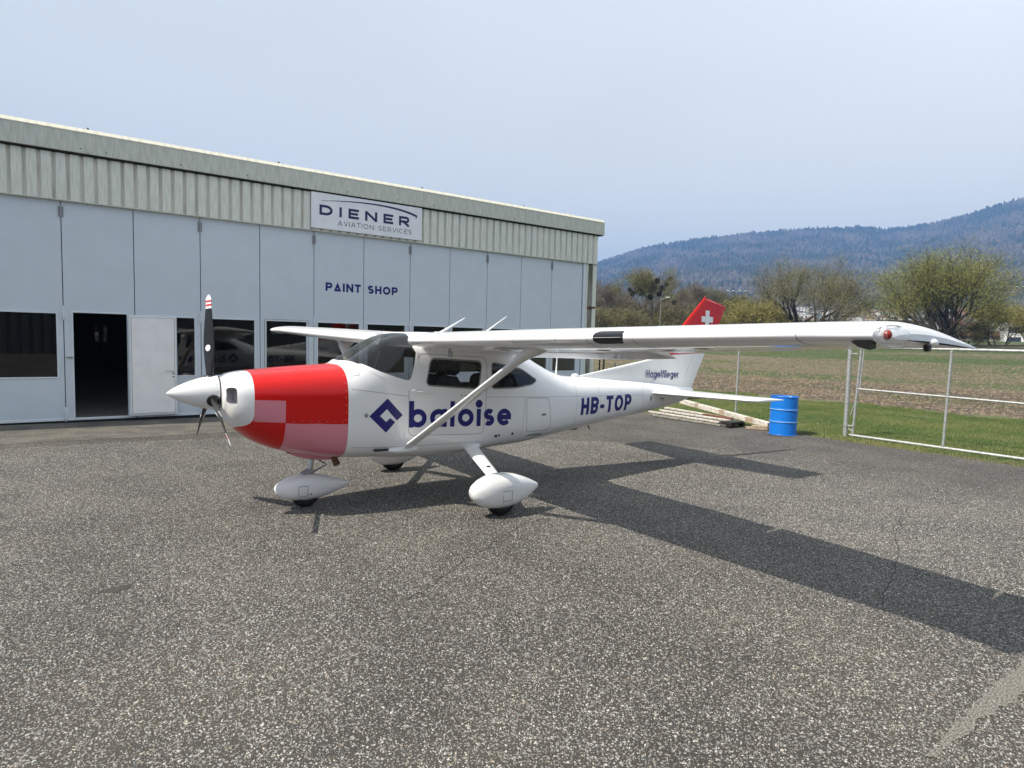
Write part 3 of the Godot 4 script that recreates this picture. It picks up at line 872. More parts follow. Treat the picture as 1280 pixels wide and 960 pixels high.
		b = MB.new()   # seams and screws in the wing skin
		for z in [1.05, 2.49, 3.40, 3.86, 5.05]:
			var line := []
			for i in 25: line.append(lerpf(-0.7, 0.7, i / 24.0))
			for i in 24:
				var q0: float = line[i]; var q1: float = line[i + 1]
				var a0 := wing_pt(z * s, q0 * q0, q0 > 0, 0.0012); var a1 := wing_pt(z * s, q1 * q1, q1 > 0, 0.0012)
				var d0 := wing_pt((z + 0.007) * s, q0 * q0, q0 > 0, 0.0012); var d1 := wing_pt((z + 0.007) * s, q1 * q1, q1 > 0, 0.0012)
				b.quad(a0, a1, d1, d0)
		P.call("skin_seam", b, M.seam, "", wing).set_meta("kind", "stuff")
		b = MB.new()
		for q in [[0.30, 1.25], [0.30, 1.75], [0.32, 2.2], [0.33, 3.1], [0.33, 4.1], [0.5, 3.6]]:
			var cpt := wing_pt(q[1] * s, q[0], false, 0.001)
			b = MB.new(); b.lathe([Vector2(0.004, 0.0), Vector2(0.004, 0.055), Vector2(0.0, 0.06)], cpt, Vector3(0, -1, 0), 18)
			P.call("inspection_cover", b, M.white, "", wing)
		if s > 0:
			b = MB.new()
			var rws := []
			for i in 13:
				var f := i / 12.0
				var zz := lerpf(3.475, 3.775, f)
				var e := 0.19 * sqrt(maxf(1.0 - pow(maxf(1.0 - f * 9.0, 0.0), 2.0), 0.5))
				if f > 0.85: e = 0.19 * sqrt(maxf(1.0 - pow((f - 0.85) / 0.155, 2.0), 0.05))
				var r := []
				for k in 17:
					var q := lerpf(-e, e, k / 16.0)
					r.append(wing_pt(zz, q * q, q > 0, 0.003))
				rws.append(r)
			b.skin(rws, false, true)
			P.call("landing_light_cover", b, M.dark_glass, "dark landing light window in the wing's leading edge", wing)
		# wing-tip position light in its clear fairing
		var lc := Vector3(2.63, 2.01, 5.478 * s)
		b = MB.new()
		b.ball(lc + Vector3(0.055, 0.0, -0.005 * s), 0.205, 0.052, 0.045, 12, 24)
		var lens: MeshInstance3D = P.call("light_lens", b, M.lens, "", null)
		b = MB.new()
		b.ball(lc + Vector3(-0.055, 0.003, 0.016 * s), 0.028, 0.027, 0.022, 10, 14)
		P.call("position_light", b, M.nav_red if s > 0 else M.nav_green, "red position light bulb" if s > 0 else "", lens)
		b = MB.new()
		b.lathe([Vector2(-0.02, 0.05), Vector2(0.008, 0.046), Vector2(0.01, 0.0)], lc + Vector3(-0.05, 0.003, -0.0 * s), Vector3(0, 0, s), 18)
		P.call("light_base", b, M.white, "", lens)
		b = MB.new()
		var rim := []
		for i in 33:
			var a := TAU * i / 32
			var zz := 5.405
			rim.append(lc + Vector3(0.055 + cos(a) * 0.212, sin(a) * 0.056, (0.004 - 0.016 * absf(cos(a))) * s))
		b.tube(rim, [0.0045], 6, false)
		P.call("lens_rim", b, M.white, "", lens)
		b = MB.new()
		b.ball(Vector3(3.14, 1.985, 5.495 * s), 0.06, 0.024, 0.024, 8, 14)
		P.call("tip_strobe", b, M.white, "", tipm)
		b = MB.new()
		b.box(Vector3(3.085, 1.955, 5.49 * s), Vector3(0.05, 0.04, 0.03), Basis.IDENTITY, 0.008)
		P.call("strobe_socket", b, M.black, "", tipm)
		b = MB.new()   # dark bracket below the tip
		var wa := [Vector3(2.47, 1.975, 5.36 * s), Vector3(2.49, 1.945, 5.395 * s), Vector3(2.495, 1.932, 5.45 * s), Vector3(2.48, 1.975, 5.455 * s)]
		var wb := [Vector3(2.54, 1.97, 5.36 * s), Vector3(2.55, 1.95, 5.395 * s), Vector3(2.56, 1.94, 5.45 * s), Vector3(2.55, 1.975, 5.455 * s)]
		b.face(wa, Vector3(-1, -0.2, 0).normalized()); b.face(wb, Vector3.RIGHT)
		for k in 4: b.quad(wa[k], wa[(k + 1) % 4], wb[(k + 1) % 4], wb[k])
		P.call("tip_bracket", b, M.black, "", tipm)
		# strut with its fairings
		b = MB.new()
		var foot := Vector3(2.37, 0.675, 0.52 * s)
		var head := Vector3(2.72, 1.905, 2.45 * s)
		var rws2 := []
		for e in [[0.0, 0.155, 0.050], [0.03, 0.15, 0.047], [0.1, 0.135, 0.046], [0.5, 0.135, 0.046], [0.82, 0.135, 0.046], [0.87, 0.155, 0.055], [0.91, 0.20, 0.072], [0.95, 0.265, 0.088], [1.0, 0.36, 0.11]]:
			var cpt := foot.lerp(head, e[0])
			var sd: Vector3 = Vector3.RIGHT.cross(head - foot).normalized()
			var r := []
			for i in 18:
				var a := TAU * i / 18
				var cx := cos(a)
				r.append(cpt + Vector3(cx * e[1] / 2 + (0.06 if e[0] > 0.94 else (0.015 if e[0] > 0.88 else 0.0)), 0, 0) + sd * sin(a) * e[2] / 2 * (1.0 - 0.35 * cx))
			rws2.append(r)
		b.skin(rws2, true, s < 0)
		var strut: MeshInstance3D = P.call("wing_strut", b, M.white)
		b = MB.new()
		b.ball(Vector3(2.33, 0.655, 0.495 * s), 0.20, 0.045, 0.075, 10, 16)
		P.call("strut_fairing", b, M.white, "", strut)
		b = MB.new()
		b.tube([Vector3(2.62, 1.84, 1.0 * s), Vector3(2.62, 1.78, 1.0 * s)], [0.02, 0.016], 10)
		b.box(Vector3(2.63, 1.765, 1.0 * s), Vector3(0.05, 0.07, 0.035), Basis.IDENTITY, 0.006)
		P.call("fuel_vent", b, M.seam, "", wing)
		# main landing gear
		var tr: float = 1.367 * s
		b = MB.new()
		var g0 := Vector3(3.28, 0.62, 0.42 * s)
		var g1 := Vector3(3.19, 0.30, 1.24 * s)
		var rws3 := []
		for e in [[0.0, 0.21, 0.06], [0.5, 0.185, 0.055], [1.0, 0.165, 0.05]]:
			var cpt := g0.lerp(g1, e[0])
			var sd: Vector3 = Vector3.RIGHT.cross(g1 - g0).normalized()
			var r := []
			for i in 16:
				var a := TAU * i / 16
				r.append(cpt + Vector3(cos(a) * e[1] / 2, 0, 0) + sd * sin(a) * e[2] / 2)
			rws3.append(r)
		b.skin(rws3, true, s < 0)
		var leg: MeshInstance3D = P.call("landing_gear_leg", b, M.white)
		b = MB.new()
		b.ball(Vector3(3.285, 0.615, 0.43 * s), 0.155, 0.055, 0.08, 8, 16)
		P.call("leg_fairing", b, M.white, "", leg)
		b = MB.new()
		b.ball(g0.lerp(g1, 0.62) + Vector3(0.0, 0.03, 0.0), 0.03, 0.012, 0.012, 6, 8)
		P.call("leg_bracket", b, M.black, "", leg)
		b = MB.new()
		teardrop(b, Vector3(0, 0, tr), [[2.705, 0.285, 0.295, 0.004], [2.715, 0.24, 0.335, 0.05], [2.75, 0.195, 0.375, 0.088], [2.82, 0.14, 0.42, 0.125], [2.91, 0.1, 0.455, 0.148], [3.03, 0.085, 0.472, 0.157], [3.15, 0.085, 0.472, 0.154], [3.27, 0.1, 0.452, 0.14], [3.39, 0.14, 0.413, 0.112], [3.49, 0.19, 0.372, 0.08], [3.56, 0.232, 0.338, 0.052], [3.6, 0.255, 0.318, 0.034]], 24)
		var pant: MeshInstance3D = P.call("wheel_fairing", b, M.white)
		b = MB.new()
		var sq := []
		for q in [Vector2(3.03, 0.30), Vector2(3.15, 0.30), Vector2(3.15, 0.19), Vector2(3.03, 0.19)]: sq.append(q)
		ribbon(b, sq, 0.006, func(x: float, y: float, of: float) -> Array: return [Vector3(x, y, tr + s * (0.156 + of)), Vector3(0, 0, s)], 0.0, true)
		P.call("access_panel", b, M.seam, "", pant)
		wheel(o, Vector3(3.105 - 2.9, 0.19, tr), 0.19, 0.17)
	# --- nose gear
	b = MB.new()
	teardrop(b, Vector3.ZERO, [[1.04, 0.225, 0.24, 0.004], [1.055, 0.185, 0.27, 0.045], [1.095, 0.15, 0.308, 0.078], [1.17, 0.108, 0.345, 0.108], [1.27, 0.085, 0.372, 0.122], [1.39, 0.078, 0.382, 0.126], [1.51, 0.085, 0.368, 0.118], [1.63, 0.112, 0.336, 0.094], [1.75, 0.152, 0.292, 0.062], [1.84, 0.188, 0.258, 0.034], [1.885, 0.203, 0.246, 0.024]], 24)
	var npant: MeshInstance3D = P.call("wheel_fairing", b, M.white)
	b = MB.new()
	var sq2 := [Vector2(1.27, 0.26), Vector2(1.37, 0.26), Vector2(1.37, 0.15), Vector2(1.27, 0.15)]
	ribbon(b, sq2, 0.006, func(x: float, y: float, of: float) -> Array: return [Vector3(x, y, 0.126 + of), Vector3(0, 0, 1)], 0.0, true)
	b.ball(Vector3(1.41, 0.165, 0.122), 0.012, 0.012, 0.006, 5, 8)
	P.call("access_panel", b, M.seam, "", npant)
	wheel(o, Vector3(1.383 - 2.9, 0.165, 0), 0.165, 0.15)
	b = MB.new()
	b.tube([Vector3(1.42, 0.34, 0), Vector3(1.47, 0.62, 0)], [0.026], 14)
	var ns: MeshInstance3D = P.call("nose_gear_strut", b, M.steel)
	b = MB.new()
	b.tube([Vector3(1.45, 0.38, 0.0), Vector3(1.62, 0.46, 0.0), Vector3(1.475, 0.555, 0.0)], [0.014, 0.011, 0.014], 8)
	b.box(Vector3(1.40, 0.39, 0), Vector3(0.12, 0.05, 0.10), Basis(Vector3(0, 0, 1), 0.4), 0.01)
	b.box(Vector3(1.46, 0.55, 0), Vector3(0.09, 0.03, 0.10), Basis.IDENTITY, 0.008)
	P.call("torque_link", b, M.seam, "", ns)
	b = MB.new()
	b.tube([Vector3(1.60, 0.66, 0.20), Vector3(1.64, 0.55, 0.20), Vector3(1.67, 0.49, 0.20)], [0.036, 0.036, 0.038], 14, false)
	b.tube([Vector3(1.665, 0.50, 0.20), Vector3(1.60, 0.66, 0.20)], [0.033, 0.033], 14, true)
	P.call("exhaust_pipe", b, M.brown)
	b = MB.new()
	teardrop(b, Vector3.ZERO, [[1.18, 0.62, 0.64, 0.05], [1.30, 0.565, 0.66, 0.16], [1.50, 0.53, 0.66, 0.20], [1.66, 0.525, 0.62, 0.20]])
	P.call("cowl_scoop", b, M.pink)
	# --- tail
	b = MB.new()   # fin: dorsal fillet and fixed part
	thin_foil(b, [[Vector3(5.30, 1.22, 0), 2.2, 0.018], [Vector3(5.38, 1.445, 0), 2.2, 0.018], [Vector3(6.2, 1.585, 0), 1.5, 0.030], [Vector3(7.13, 1.745, 0), 0.80, 0.060]], true)
	thin_foil(b, [[Vector3(7.0, 1.20, 0), 1.05, 0.068, 0.0, 0.715, 0.02], [Vector3(7.06, 1.5, 0), 1.165, 0.066, 0.0, 0.715, 0.02], [Vector3(7.165, 1.775, 0), 1.225, 0.062, 0.0, 0.715, 0.045]], true)
	var fin: MeshInstance3D = P.call("vertical_fin", b, M.white)
	b = MB.new()
	thin_foil(b, [[Vector3(7.167, 1.778, 0), 1.225, 0.062, 0.0, 0.715, 0.045], [Vector3(7.72, 2.28, 0), 0.98, 0.065, 0.0, 0.715, 0.0], [Vector3(8.255, 2.765, 0), 0.645, 0.07, 0.0, 0.715, -0.08]], true)
	P.call("red_fin_top", b, M.red, "red upper fin with a white cross")
	b = MB.new()
	thin_foil(b, [[Vector3(7.0, 1.235, 0), 1.05, 0.068, 0.722, 1.0, -0.02], [Vector3(7.165, 1.82, 0), 1.225, 0.062, 0.722, 1.0, 0.015]], true)
	var rud: MeshInstance3D = P.call("rudder", b, M.white)
	b = MB.new()
	thin_foil(b, [[Vector3(7.167, 1.823, 0), 1.225, 0.062, 0.722, 1.0, 0.015], [Vector3(7.72, 2.28, 0), 0.98, 0.065, 0.722, 1.0, 0.0], [Vector3(8.255, 2.683, 0), 0.645, 0.07, 0.722, 1.0, -0.032]], true)
	P.call("rudder", b, M.red, "red top of the rudder")
	b = MB.new()   # rounded cap over the fin
	thin_foil(b, [[Vector3(8.255, 2.766, 0), 0.645, 0.072, 0.0, 1.0, -0.112], [Vector3(8.27, 2.785, 0), 0.635, 0.055, 0.0, 1.0, -0.117], [Vector3(8.29, 2.797, 0), 0.61, 0.02, 0.0, 1.0, -0.118]], true)
	P.call("fin_cap", b, M.red)
	b = MB.new()
	b.lathe([Vector2(0, 0.02), Vector2(0.02, 0.018), Vector2(0.04, 0.0)], Vector3(8.31, 2.79, 0), Vector3.UP, 12)
	P.call("tail_beacon", b, M.nav_red)
	for s in [1.0, -1.0]:
		b = MB.new()
		b.box(Vector3(8.36, 2.42, 0.036 * s), Vector3(0.31, 0.10, 0.006))
		b.box(Vector3(8.36, 2.5225, 0.036 * s), Vector3(0.10, 0.105, 0.006))
		b.box(Vector3(8.36, 2.3175, 0.036 * s), Vector3(0.10, 0.105, 0.006))
		P.call("white_cross", b, M.white)
	b = MB.new()
	for s in [1.0, -1.0]:
		write(func(q: MB) -> void: P.call("letter", q, M.navy, "", fin), "Hagelflieger", 0.125, 0.135, 0.95, 0.15, 0.0, 0.0, 0.79, func(u: float, v: float, of: float) -> Array:
			var x: float = 6.865 + u if s > 0 else 7.655 - u
			var th := lerpf(0.036, 0.0405, (x - 6.86) / 0.4) if x < 7.26 else 0.0405
			return [Vector3(x, 1.415 + v - 0.012 * (u if s > 0 else 0.79 - u), (th + of) * s), Vector3(0, 0, s)], 0.004)
	for s in [1.0, -1.0]:
		b = MB.new()
		thin_foil(b, [[Vector3(6.83, 1.185, 0.08 * s), 1.12, 0.085, 0.0, 0.62], [Vector3(6.86, 1.185, 0.3 * s), 1.09, 0.085, 0.0, 0.62], [Vector3(7.11, 1.19, 1.60 * s), 0.84, 0.08, 0.0, 0.62]])
		P.call("tailplane", b, M.white)
		b = MB.new()
		thin_foil(b, [[Vector3(6.83, 1.180, 0.12 * s), 1.12, 0.085, 0.632, 1.0], [Vector3(7.11, 1.183, 1.60 * s), 0.84, 0.08, 0.632, 1.0]])
		P.call("elevator", b, M.white)
		b = MB.new()
		thin_foil(b, [[Vector3(7.105, 1.19, 1.605 * s), 0.85, 0.085], [Vector3(7.11, 1.19, 1.69 * s), 0.845, 0.08], [Vector3(7.16, 1.187, 1.76 * s), 0.79, 0.065], [Vector3(7.27, 1.182, 1.80 * s), 0.67, 0.03]])
		P.call("elevator_horn", b, M.white)
	b = MB.new()
	b.face([Vector3(7.9, 1.09, 0.01), Vector3(8.09, 1.12, 0.01), Vector3(8.12, 1.05, 0.01), Vector3(7.98, 1.04, 0.01)], Vector3(0, 0, 1))
	b.box(Vector3(8.03, 1.085, 0), Vector3(0.16, 0.055, 0.045), Basis(Vector3(0, 0, 1), 0.2), 0.01)
	P.call("tail_stinger", b, M.black)
	# --- antennas
	for e in [[Vector3(3.03, 1.99, 0.0), Vector3(3.42, 2.21, 0.0)], [Vector3(3.69, 2.0, 0.0), Vector3(4.08, 2.26, 0.0)]]:
		b = MB.new()
		b.tube([e[0], e[0].lerp(e[1], 0.3), e[1]], [0.019, 0.012, 0.005], 8)
		b.box(e[0] + Vector3(0.02, 0.015, 0), Vector3(0.14, 0.03, 0.04), Basis.IDENTITY, 0.01)
		P.call("whip_antenna", b, M.white)
	b = MB.new()
	b.tube([Vector3(4.99, 1.44, 0), Vector3(5.0, 1.735, 0)], [0.012, 0.007], 8)
	P.call("whip_antenna", b, M.white)
	b = MB.new()
	b.ball(Vector3(5.36, 1.455, 0), 0.07, 0.03, 0.035)
	P.call("beacon", b, M.white)
	b = MB.new()
	b.tube([Vector3(5.62, 0.74, 0), Vector3(5.70, 0.64, 0)], [0.012, 0.008], 6)
	b.box(Vector3(5.35, 0.675, 0), Vector3(0.16, 0.06, 0.03), Basis.IDENTITY, 0.01)
	P.call("belly_antenna", b, M.black)
	# --- cabin
	for e in [[2.92, 0.27], [2.92, -0.27], [3.72, 0.26], [3.72, -0.26]]:
		b = MB.new()
		var base := Vector3(e[0], 0.74, e[1])
		b.box(base + Vector3(-0.16, 0.17, 0), Vector3(0.46, 0.16, 0.42), Basis(Vector3(0, 0, 1), 0.08), 0.05)
		b.box(base + Vector3(-0.16, 0.06, 0), Vector3(0.36, 0.12, 0.34))
		var seat: MeshInstance3D = P.call("seat", b, M.seat)
		b = MB.new()
		b.box(base + Vector3(0.10, 0.45, 0), Vector3(0.13, 0.56, 0.42), Basis(Vector3(0, 0, 1), -0.16), 0.05)
		b.box(base + Vector3(0.15, 0.66, 0), Vector3(0.12, 0.16, 0.34), Basis(Vector3(0, 0, 1), -0.16), 0.05)
		P.call("seat_back", b, M.seat, "", seat)
		b = MB.new()
		b.box(base + Vector3(0.18, 0.84, 0), Vector3(0.10, 0.19, 0.26), Basis(Vector3(0, 0, 1), -0.12), 0.045)
		P.call("headrest", b, M.seat, "", seat)
		b = MB.new()
		b.box(base + Vector3(0.085, 0.47, 0), Vector3(0.14, 0.50, 0.11), Basis(Vector3(0, 0, 1), -0.16), 0.04)
		P.call("seat_stripe", b, M.seat_light, "", seat)
	b = MB.new()
	b.box(Vector3(2.10, 1.21, 0), Vector3(0.10, 0.44, 0.98), Basis.IDENTITY, 0.02)
	b.box(Vector3(1.99, 1.425, 0), Vector3(0.36, 0.03, 0.84), Basis.IDENTITY, 0.012)
	P.call("instrument_panel", b, M.black)
	for z in [0.27, -0.27]:
		b = MB.new()
		b.tube([Vector3(2.12, 1.24, z), Vector3(2.34, 1.26, z)], [0.014], 8)
		b.tube([Vector3(2.34, 1.36, z - 0.14), Vector3(2.34, 1.27, z - 0.12), Vector3(2.34, 1.25, z), Vector3(2.34, 1.27, z + 0.12), Vector3(2.34, 1.36, z + 0.14)], [0.014], 8)
		P.call("control_yoke", b, M.black)

# ------------------------------------------------------------------ the hangar
const HO := Vector3(-1.73, 0.0, -8.63)
var HB: Basis
func build_hangar() -> void:
	var th := atan(0.01)
	var a := Vector3(cos(th) * cos(0.009), sin(0.009), sin(th) * cos(0.009))
	var n := Vector3(-sin(th), 0, cos(th))
	HB = Basis(a, n.cross(a), n)   # local x along the front, y up, z out of it
	var o := thing("hangar", "long low hangar with pale blue folding doors under a grey-green corrugated band", "hangar", HO)
	o.basis = HB
	var bx := func(parent: Node, called: String, m: Material, x0: float, x1: float, y0: float, y1: float, z0: float, z1: float, ch := 0.004, label := "") -> MeshInstance3D:
		var b := MB.new()
		b.box(Vector3((x0 + x1) / 2, (y0 + y1) / 2, (z0 + z1) / 2), Vector3(x1 - x0, y1 - y0, z1 - z0), Basis.IDENTITY, ch)
		return part(parent, called, b, m, label)
	var joints := [-5.20, -3.95, -2.70, -1.45, -0.20, 1.05, 2.29, 3.56, 4.83, 6.10, 7.39, 8.70, 9.93, 11.18, 12.41, 13.60, 14.88]
	var wins := {1.05: [1.21, 2.14, 0.085, 2.23], 2.29: [2.50, 3.43], 3.56: [3.74, 4.70], 4.83: [4.97, 5.92], 6.10: [6.20, 7.27], 7.39: [7.50, 8.56], 8.70: [8.82, 9.79], 9.93: [10.03, 11.05], 11.18: [11.28, 12.29], 12.41: [12.52, 13.47], 13.60: [13.71, 14.67]}
	for i in joints.size() - 1:
		var x0: float = joints[i]
		var x1: float = joints[i + 1]
		var w: Array = wins.get(x0, [x0 + 0.14, x1 - 0.12])
		var y0: float = w[2] if w.size() > 2 else 0.93
		var y1: float = w[3] if w.size() > 2 else 2.20
		var seam := 0.009 if i % 2 == 1 else 0.006
		x0 += seam; x1 -= seam
		var b := MB.new()
		var zb := -0.05
		var lo := 0.035
		var hi := 4.43
		b.box(Vector3((x0 + x1) / 2, (y1 + hi) / 2, zb / 2), Vector3(x1 - x0, hi - y1, -zb), Basis.IDENTITY, 0.004)
		if y0 - lo > 0.02: b.box(Vector3((x0 + x1) / 2, (y0 + lo) / 2, zb / 2), Vector3(x1 - x0, y0 - lo, -zb), Basis.IDENTITY, 0.004)
		b.box(Vector3((x0 + w[0]) / 2, (y0 + y1) / 2, zb / 2), Vector3(w[0] - x0, y1 - y0 + 0.008, -zb - 0.0006))
		b.box(Vector3((x1 + w[1]) / 2, (y0 + y1) / 2, zb / 2), Vector3(x1 - w[1], y1 - y0 + 0.008, -zb - 0.0006))
		var p := part(o, "door_panel", b, M.door_paint)
		b = MB.new(); b.box(Vector3((x0 + x1) / 2, 0.062, 0.003), Vector3(x1 - x0, 0.05, 0.012), Basis.IDENTITY, 0.003); part(p, "bottom_rail", b, M.door_frame)
		b = MB.new()
		var f := 0.03
		for q in [[w[0] - f, w[0], y0 - f, y1 + f], [w[1], w[1] + f, y0 - f, y1 + f], [w[0], w[1], y0 - f, y0], [w[0], w[1], y1, y1 + f]]:
			b.box(Vector3((q[0] + q[1]) / 2, (q[2] + q[3]) / 2, 0.004), Vector3(q[1] - q[0], q[3] - q[2], 0.016), Basis.IDENTITY, 0.003)
		part(p, "window_frame" if w.size() == 2 else "door_frame", b, M.door_frame)
		if w.size() == 2:
			b = MB.new()
			b.box(Vector3((w[0] + w[1]) / 2, (y0 + y1) / 2, -0.028), Vector3(w[1] - w[0] + 0.004, y1 - y0 + 0.004, 0.006))
			part(p, "window_pane", b, M.window)
		if i == 8:   # a second, outer frame round this one
			b = MB.new()
			for q in [[4.925, 4.935, 0.88, 2.245], [5.955, 5.965, 0.88, 2.245], [4.935, 5.955, 2.235, 2.245]]:
				b.box(Vector3((q[0] + q[1]) / 2, (q[2] + q[3]) / 2, 0.003), Vector3(q[1] - q[0], q[3] - q[2], 0.012))
			part(p, "outer_frame", b, M.seam)
		if i % 2 == 1:   # hinges on every other joint
			for h in [0.17, 2.22, 4.22]:
				b = MB.new()
				for k in [-0.055, 0.055]:
					b.tube([Vector3(joints[i], h + k - 0.048, 0.022), Vector3(joints[i], h + k + 0.048, 0.022)], [0.024], 10)
				b.tube([Vector3(joints[i], h - 0.15, 0.022), Vector3(joints[i], h + 0.15, 0.022)], [0.009], 8)
				for k in [-1, 1]: b.box(Vector3(joints[i] + k * 0.03, h, 0.004), Vector3(0.03, 0.2, 0.012), Basis.IDENTITY, 0.002)
				part(p, "hinge", b, M.seam if h > 3 else M.door_frame)
	var back := MB.new()   # dark rebate behind the seams
	for i in joints.size():
		back.box(Vector3(joints[i], 2.23, -0.062), Vector3(0.06, 4.4, 0.02))
	part(o, "door_rebate", back, M.gap)
	bx.call(o, "door_sill", M.gap, -5.2, 14.9, -0.10, 0.03, -0.10, -0.012)
	# the wicket door, folded open flat against the next panel
	var leaf: MeshInstance3D = bx.call(o, "open_door", M.leaf_paint, 2.185, 3.035, 0.115, 2.195, 0.075, 0.118, 0.004, "white wicket door folded open")
	var b2 := MB.new()
	for q in [[2.155, 2.185, 0.085, 2.225], [3.035, 3.062, 0.085, 2.225], [2.185, 3.035, 0.085, 0.115], [2.185, 3.035, 2.195, 2.225]]:
		b2.box(Vector3((q[0] + q[1]) / 2, (q[2] + q[3]) / 2, 0.085), Vector3(q[1] - q[0], q[3] - q[2], 0.05), Basis.IDENTITY, 0.004)
	part(leaf, "door_edge", b2, M.door_frame)
	b2 = MB.new()
	for q in [[2.205, 3.018, 2.168, 2.176], [2.205, 3.018, 0.133, 0.141], [2.205, 2.213, 0.141, 2.168], [3.010, 3.018, 0.141, 2.168]]:
		b2.box(Vector3((q[0] + q[1]) / 2, (q[2] + q[3]) / 2, 0.1185), Vector3(q[1] - q[0], q[3] - q[2], 0.004))
	part(leaf, "door_seal", b2, M.seam)
	b2 = MB.new()
	b2.tube([Vector3(2.985, 1.045, 0.118), Vector3(2.985, 1.045, 0.165), Vector3(2.83, 1.045, 0.168)], [0.011], 8)
	part(leaf, "door_handle", b2, M.steel)
	for h in [0.985, 0.91]:
		b2 = MB.new(); b2.lathe([Vector2(0.004, 0.0), Vector2(0.004, 0.014), Vector2(0, 0.016)], Vector3(2.985, h, 0.118), Vector3(0, 0, 1), 10)
		part(leaf, "keyhole", b2, M.black)
	b2 = MB.new()
	b2.box(Vector3(1.135, 1.335, 0.03), Vector3(0.11, 0.035, 0.04), Basis.IDENTITY, 0.01)
	b2.box(Vector3(1.10, 1.335, 0.045), Vector3(0.03, 0.028, 0.03), Basis.IDENTITY, 0.006)
	part(o, "door_latch", b2, M.steel)
	# jamb and corner post
	bx.call(o, "door_jamb", M.door_frame, 14.90, 15.02, -0.1, 4.44, -0.10, 0.03)
	bx.call(o, "corner_post", M.dirty, 15.024, 15.30, -0.1, 4.44, -0.14, 0.0)
	bx.call(o, "corner_post", M.cladding, 15.304, 15.46, -0.1, 4.44, -0.30, 0.045)
	bx.call(o, "corner_post", M.cladding, 15.03, 15.10, -0.1, 4.44, 0.002, 0.03)
	bx.call(o, "rusty_bracket", M.rust, 15.11, 15.44, 2.98, 3.04, 0.003, 0.055)
	# corrugated band: one sheet of four ribs after the other
	var x := -5.30
	while x < 15.3:
		var b := MB.new()
		var bv := MB.new()
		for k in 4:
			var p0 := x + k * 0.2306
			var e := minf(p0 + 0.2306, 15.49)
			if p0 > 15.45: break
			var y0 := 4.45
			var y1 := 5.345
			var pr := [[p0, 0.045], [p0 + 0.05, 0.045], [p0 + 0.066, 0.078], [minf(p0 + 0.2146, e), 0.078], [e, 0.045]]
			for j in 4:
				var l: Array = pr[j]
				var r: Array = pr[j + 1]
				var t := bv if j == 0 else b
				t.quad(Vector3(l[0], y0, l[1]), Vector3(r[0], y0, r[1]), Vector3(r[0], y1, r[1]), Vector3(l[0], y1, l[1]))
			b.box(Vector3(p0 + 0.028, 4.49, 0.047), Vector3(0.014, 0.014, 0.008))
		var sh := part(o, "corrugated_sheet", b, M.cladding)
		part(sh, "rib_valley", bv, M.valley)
		x += 0.2306 * 4
	bx.call(o, "lintel", M.gap, -5.3, 15.45, 4.452, 5.34, -0.12, 0.026)
	bx.call(o, "drip_edge", M.trim, -5.3, 15.49, 4.425, 4.449, -0.02, 0.085)
	bx.call(o, "shadow_gap", M.gap, -5.3, 15.49, 5.346, 5.40, -0.05, 0.05)
	# fascia in lengths with a pale capping
	var fx := [-5.4, -1.6, 1.53, 5.25, 9.0, 12.4, 15.66]
	for i in fx.size() - 1:
		var fa: MeshInstance3D = bx.call(o, "fascia_board", M.trim, fx[i] + 0.003, fx[i + 1] - 0.003, 5.385, 5.795, 0.10, 0.15, 0.006)
		var b := MB.new()
		var z0 := 0.155
		b.quad(Vector3(fx[i], 5.80, z0), Vector3(fx[i + 1], 5.80, z0), Vector3(fx[i + 1], 5.885, 0.07), Vector3(fx[i], 5.885, 0.07))
		b.quad(Vector3(fx[i], 5.885, 0.07), Vector3(fx[i + 1], 5.885, 0.07), Vector3(fx[i + 1], 5.93, -0.35), Vector3(fx[i], 5.93, -0.35))
		b.face([Vector3(fx[i], 5.775, z0), Vector3(fx[i + 1], 5.775, z0), Vector3(fx[i + 1], 5.80, z0), Vector3(fx[i], 5.80, z0)], Vector3(0, 0, 1))
		b.face([Vector3(fx[i + 1], 5.80, z0), Vector3(fx[i + 1], 5.775, z0), Vector3(fx[i + 1], 5.40, -0.35), Vector3(fx[i + 1], 5.905, -0.35)], Vector3(1, 0, 0))
		part(fa, "capping", b, M.cap)
		var sx: float = fx[i] + 0.3
		while sx < fx[i + 1]:
			b = MB.new(); b.ball(Vector3(sx, 5.47, 0.152), 0.013, 0.013, 0.008, 4, 6); part(fa, "screw", b, M.gap)
			sx += 1.35
		b = MB.new(); b.box(Vector3(fx[i], 5.90, 0.05), Vector3(0.03, 0.04, 0.03)); part(fa, "capping_clip", b, M.gap)
		b = MB.new()
		b.box(Vector3(fx[i] + 0.005, 5.60, 0.152), Vector3(0.03, 0.37, 0.006))
		part(fa, "joint_cover", b, M.cap)
	var eave: MeshInstance3D = bx.call(o, "fascia_return", M.trim, 15.61, 15.655, 5.385, 5.79, -0.6, 0.098)
	bx.call(o, "soffit", M.gap, -5.4, 15.6, 5.36, 5.383, -0.05, 0.14)
	# roof and shell
	var r := MB.new()
	r.box(Vector3(5.1, 5.75, -11.2), Vector3(21.0, 0.22, 21.6))
	part(o, "roof", r, M.trim)
	bx.call(o, "side_wall", M.cladding, 15.20, 15.44, -0.2, 5.62, -22.0, -0.32)
	bx.call(o, "side_wall", M.cladding, -5.44, -5.24, -0.2, 5.62, -22.0, -0.12)
	bx.call(o, "back_wall", M.interior, -5.2, 2.36, -0.2, 5.62, -22.0, -21.8)
	bx.call(o, "back_wall", M.interior, 2.89, 15.2, -0.2, 5.62, -22.0, -21.8)
	bx.call(o, "back_wall", M.interior, 2.362, 2.888, -0.2, 0.95, -22.0, -21.8)
	bx.call(o, "back_wall", M.interior, 2.362, 2.888, 2.12, 5.62, -22.0, -21.8)
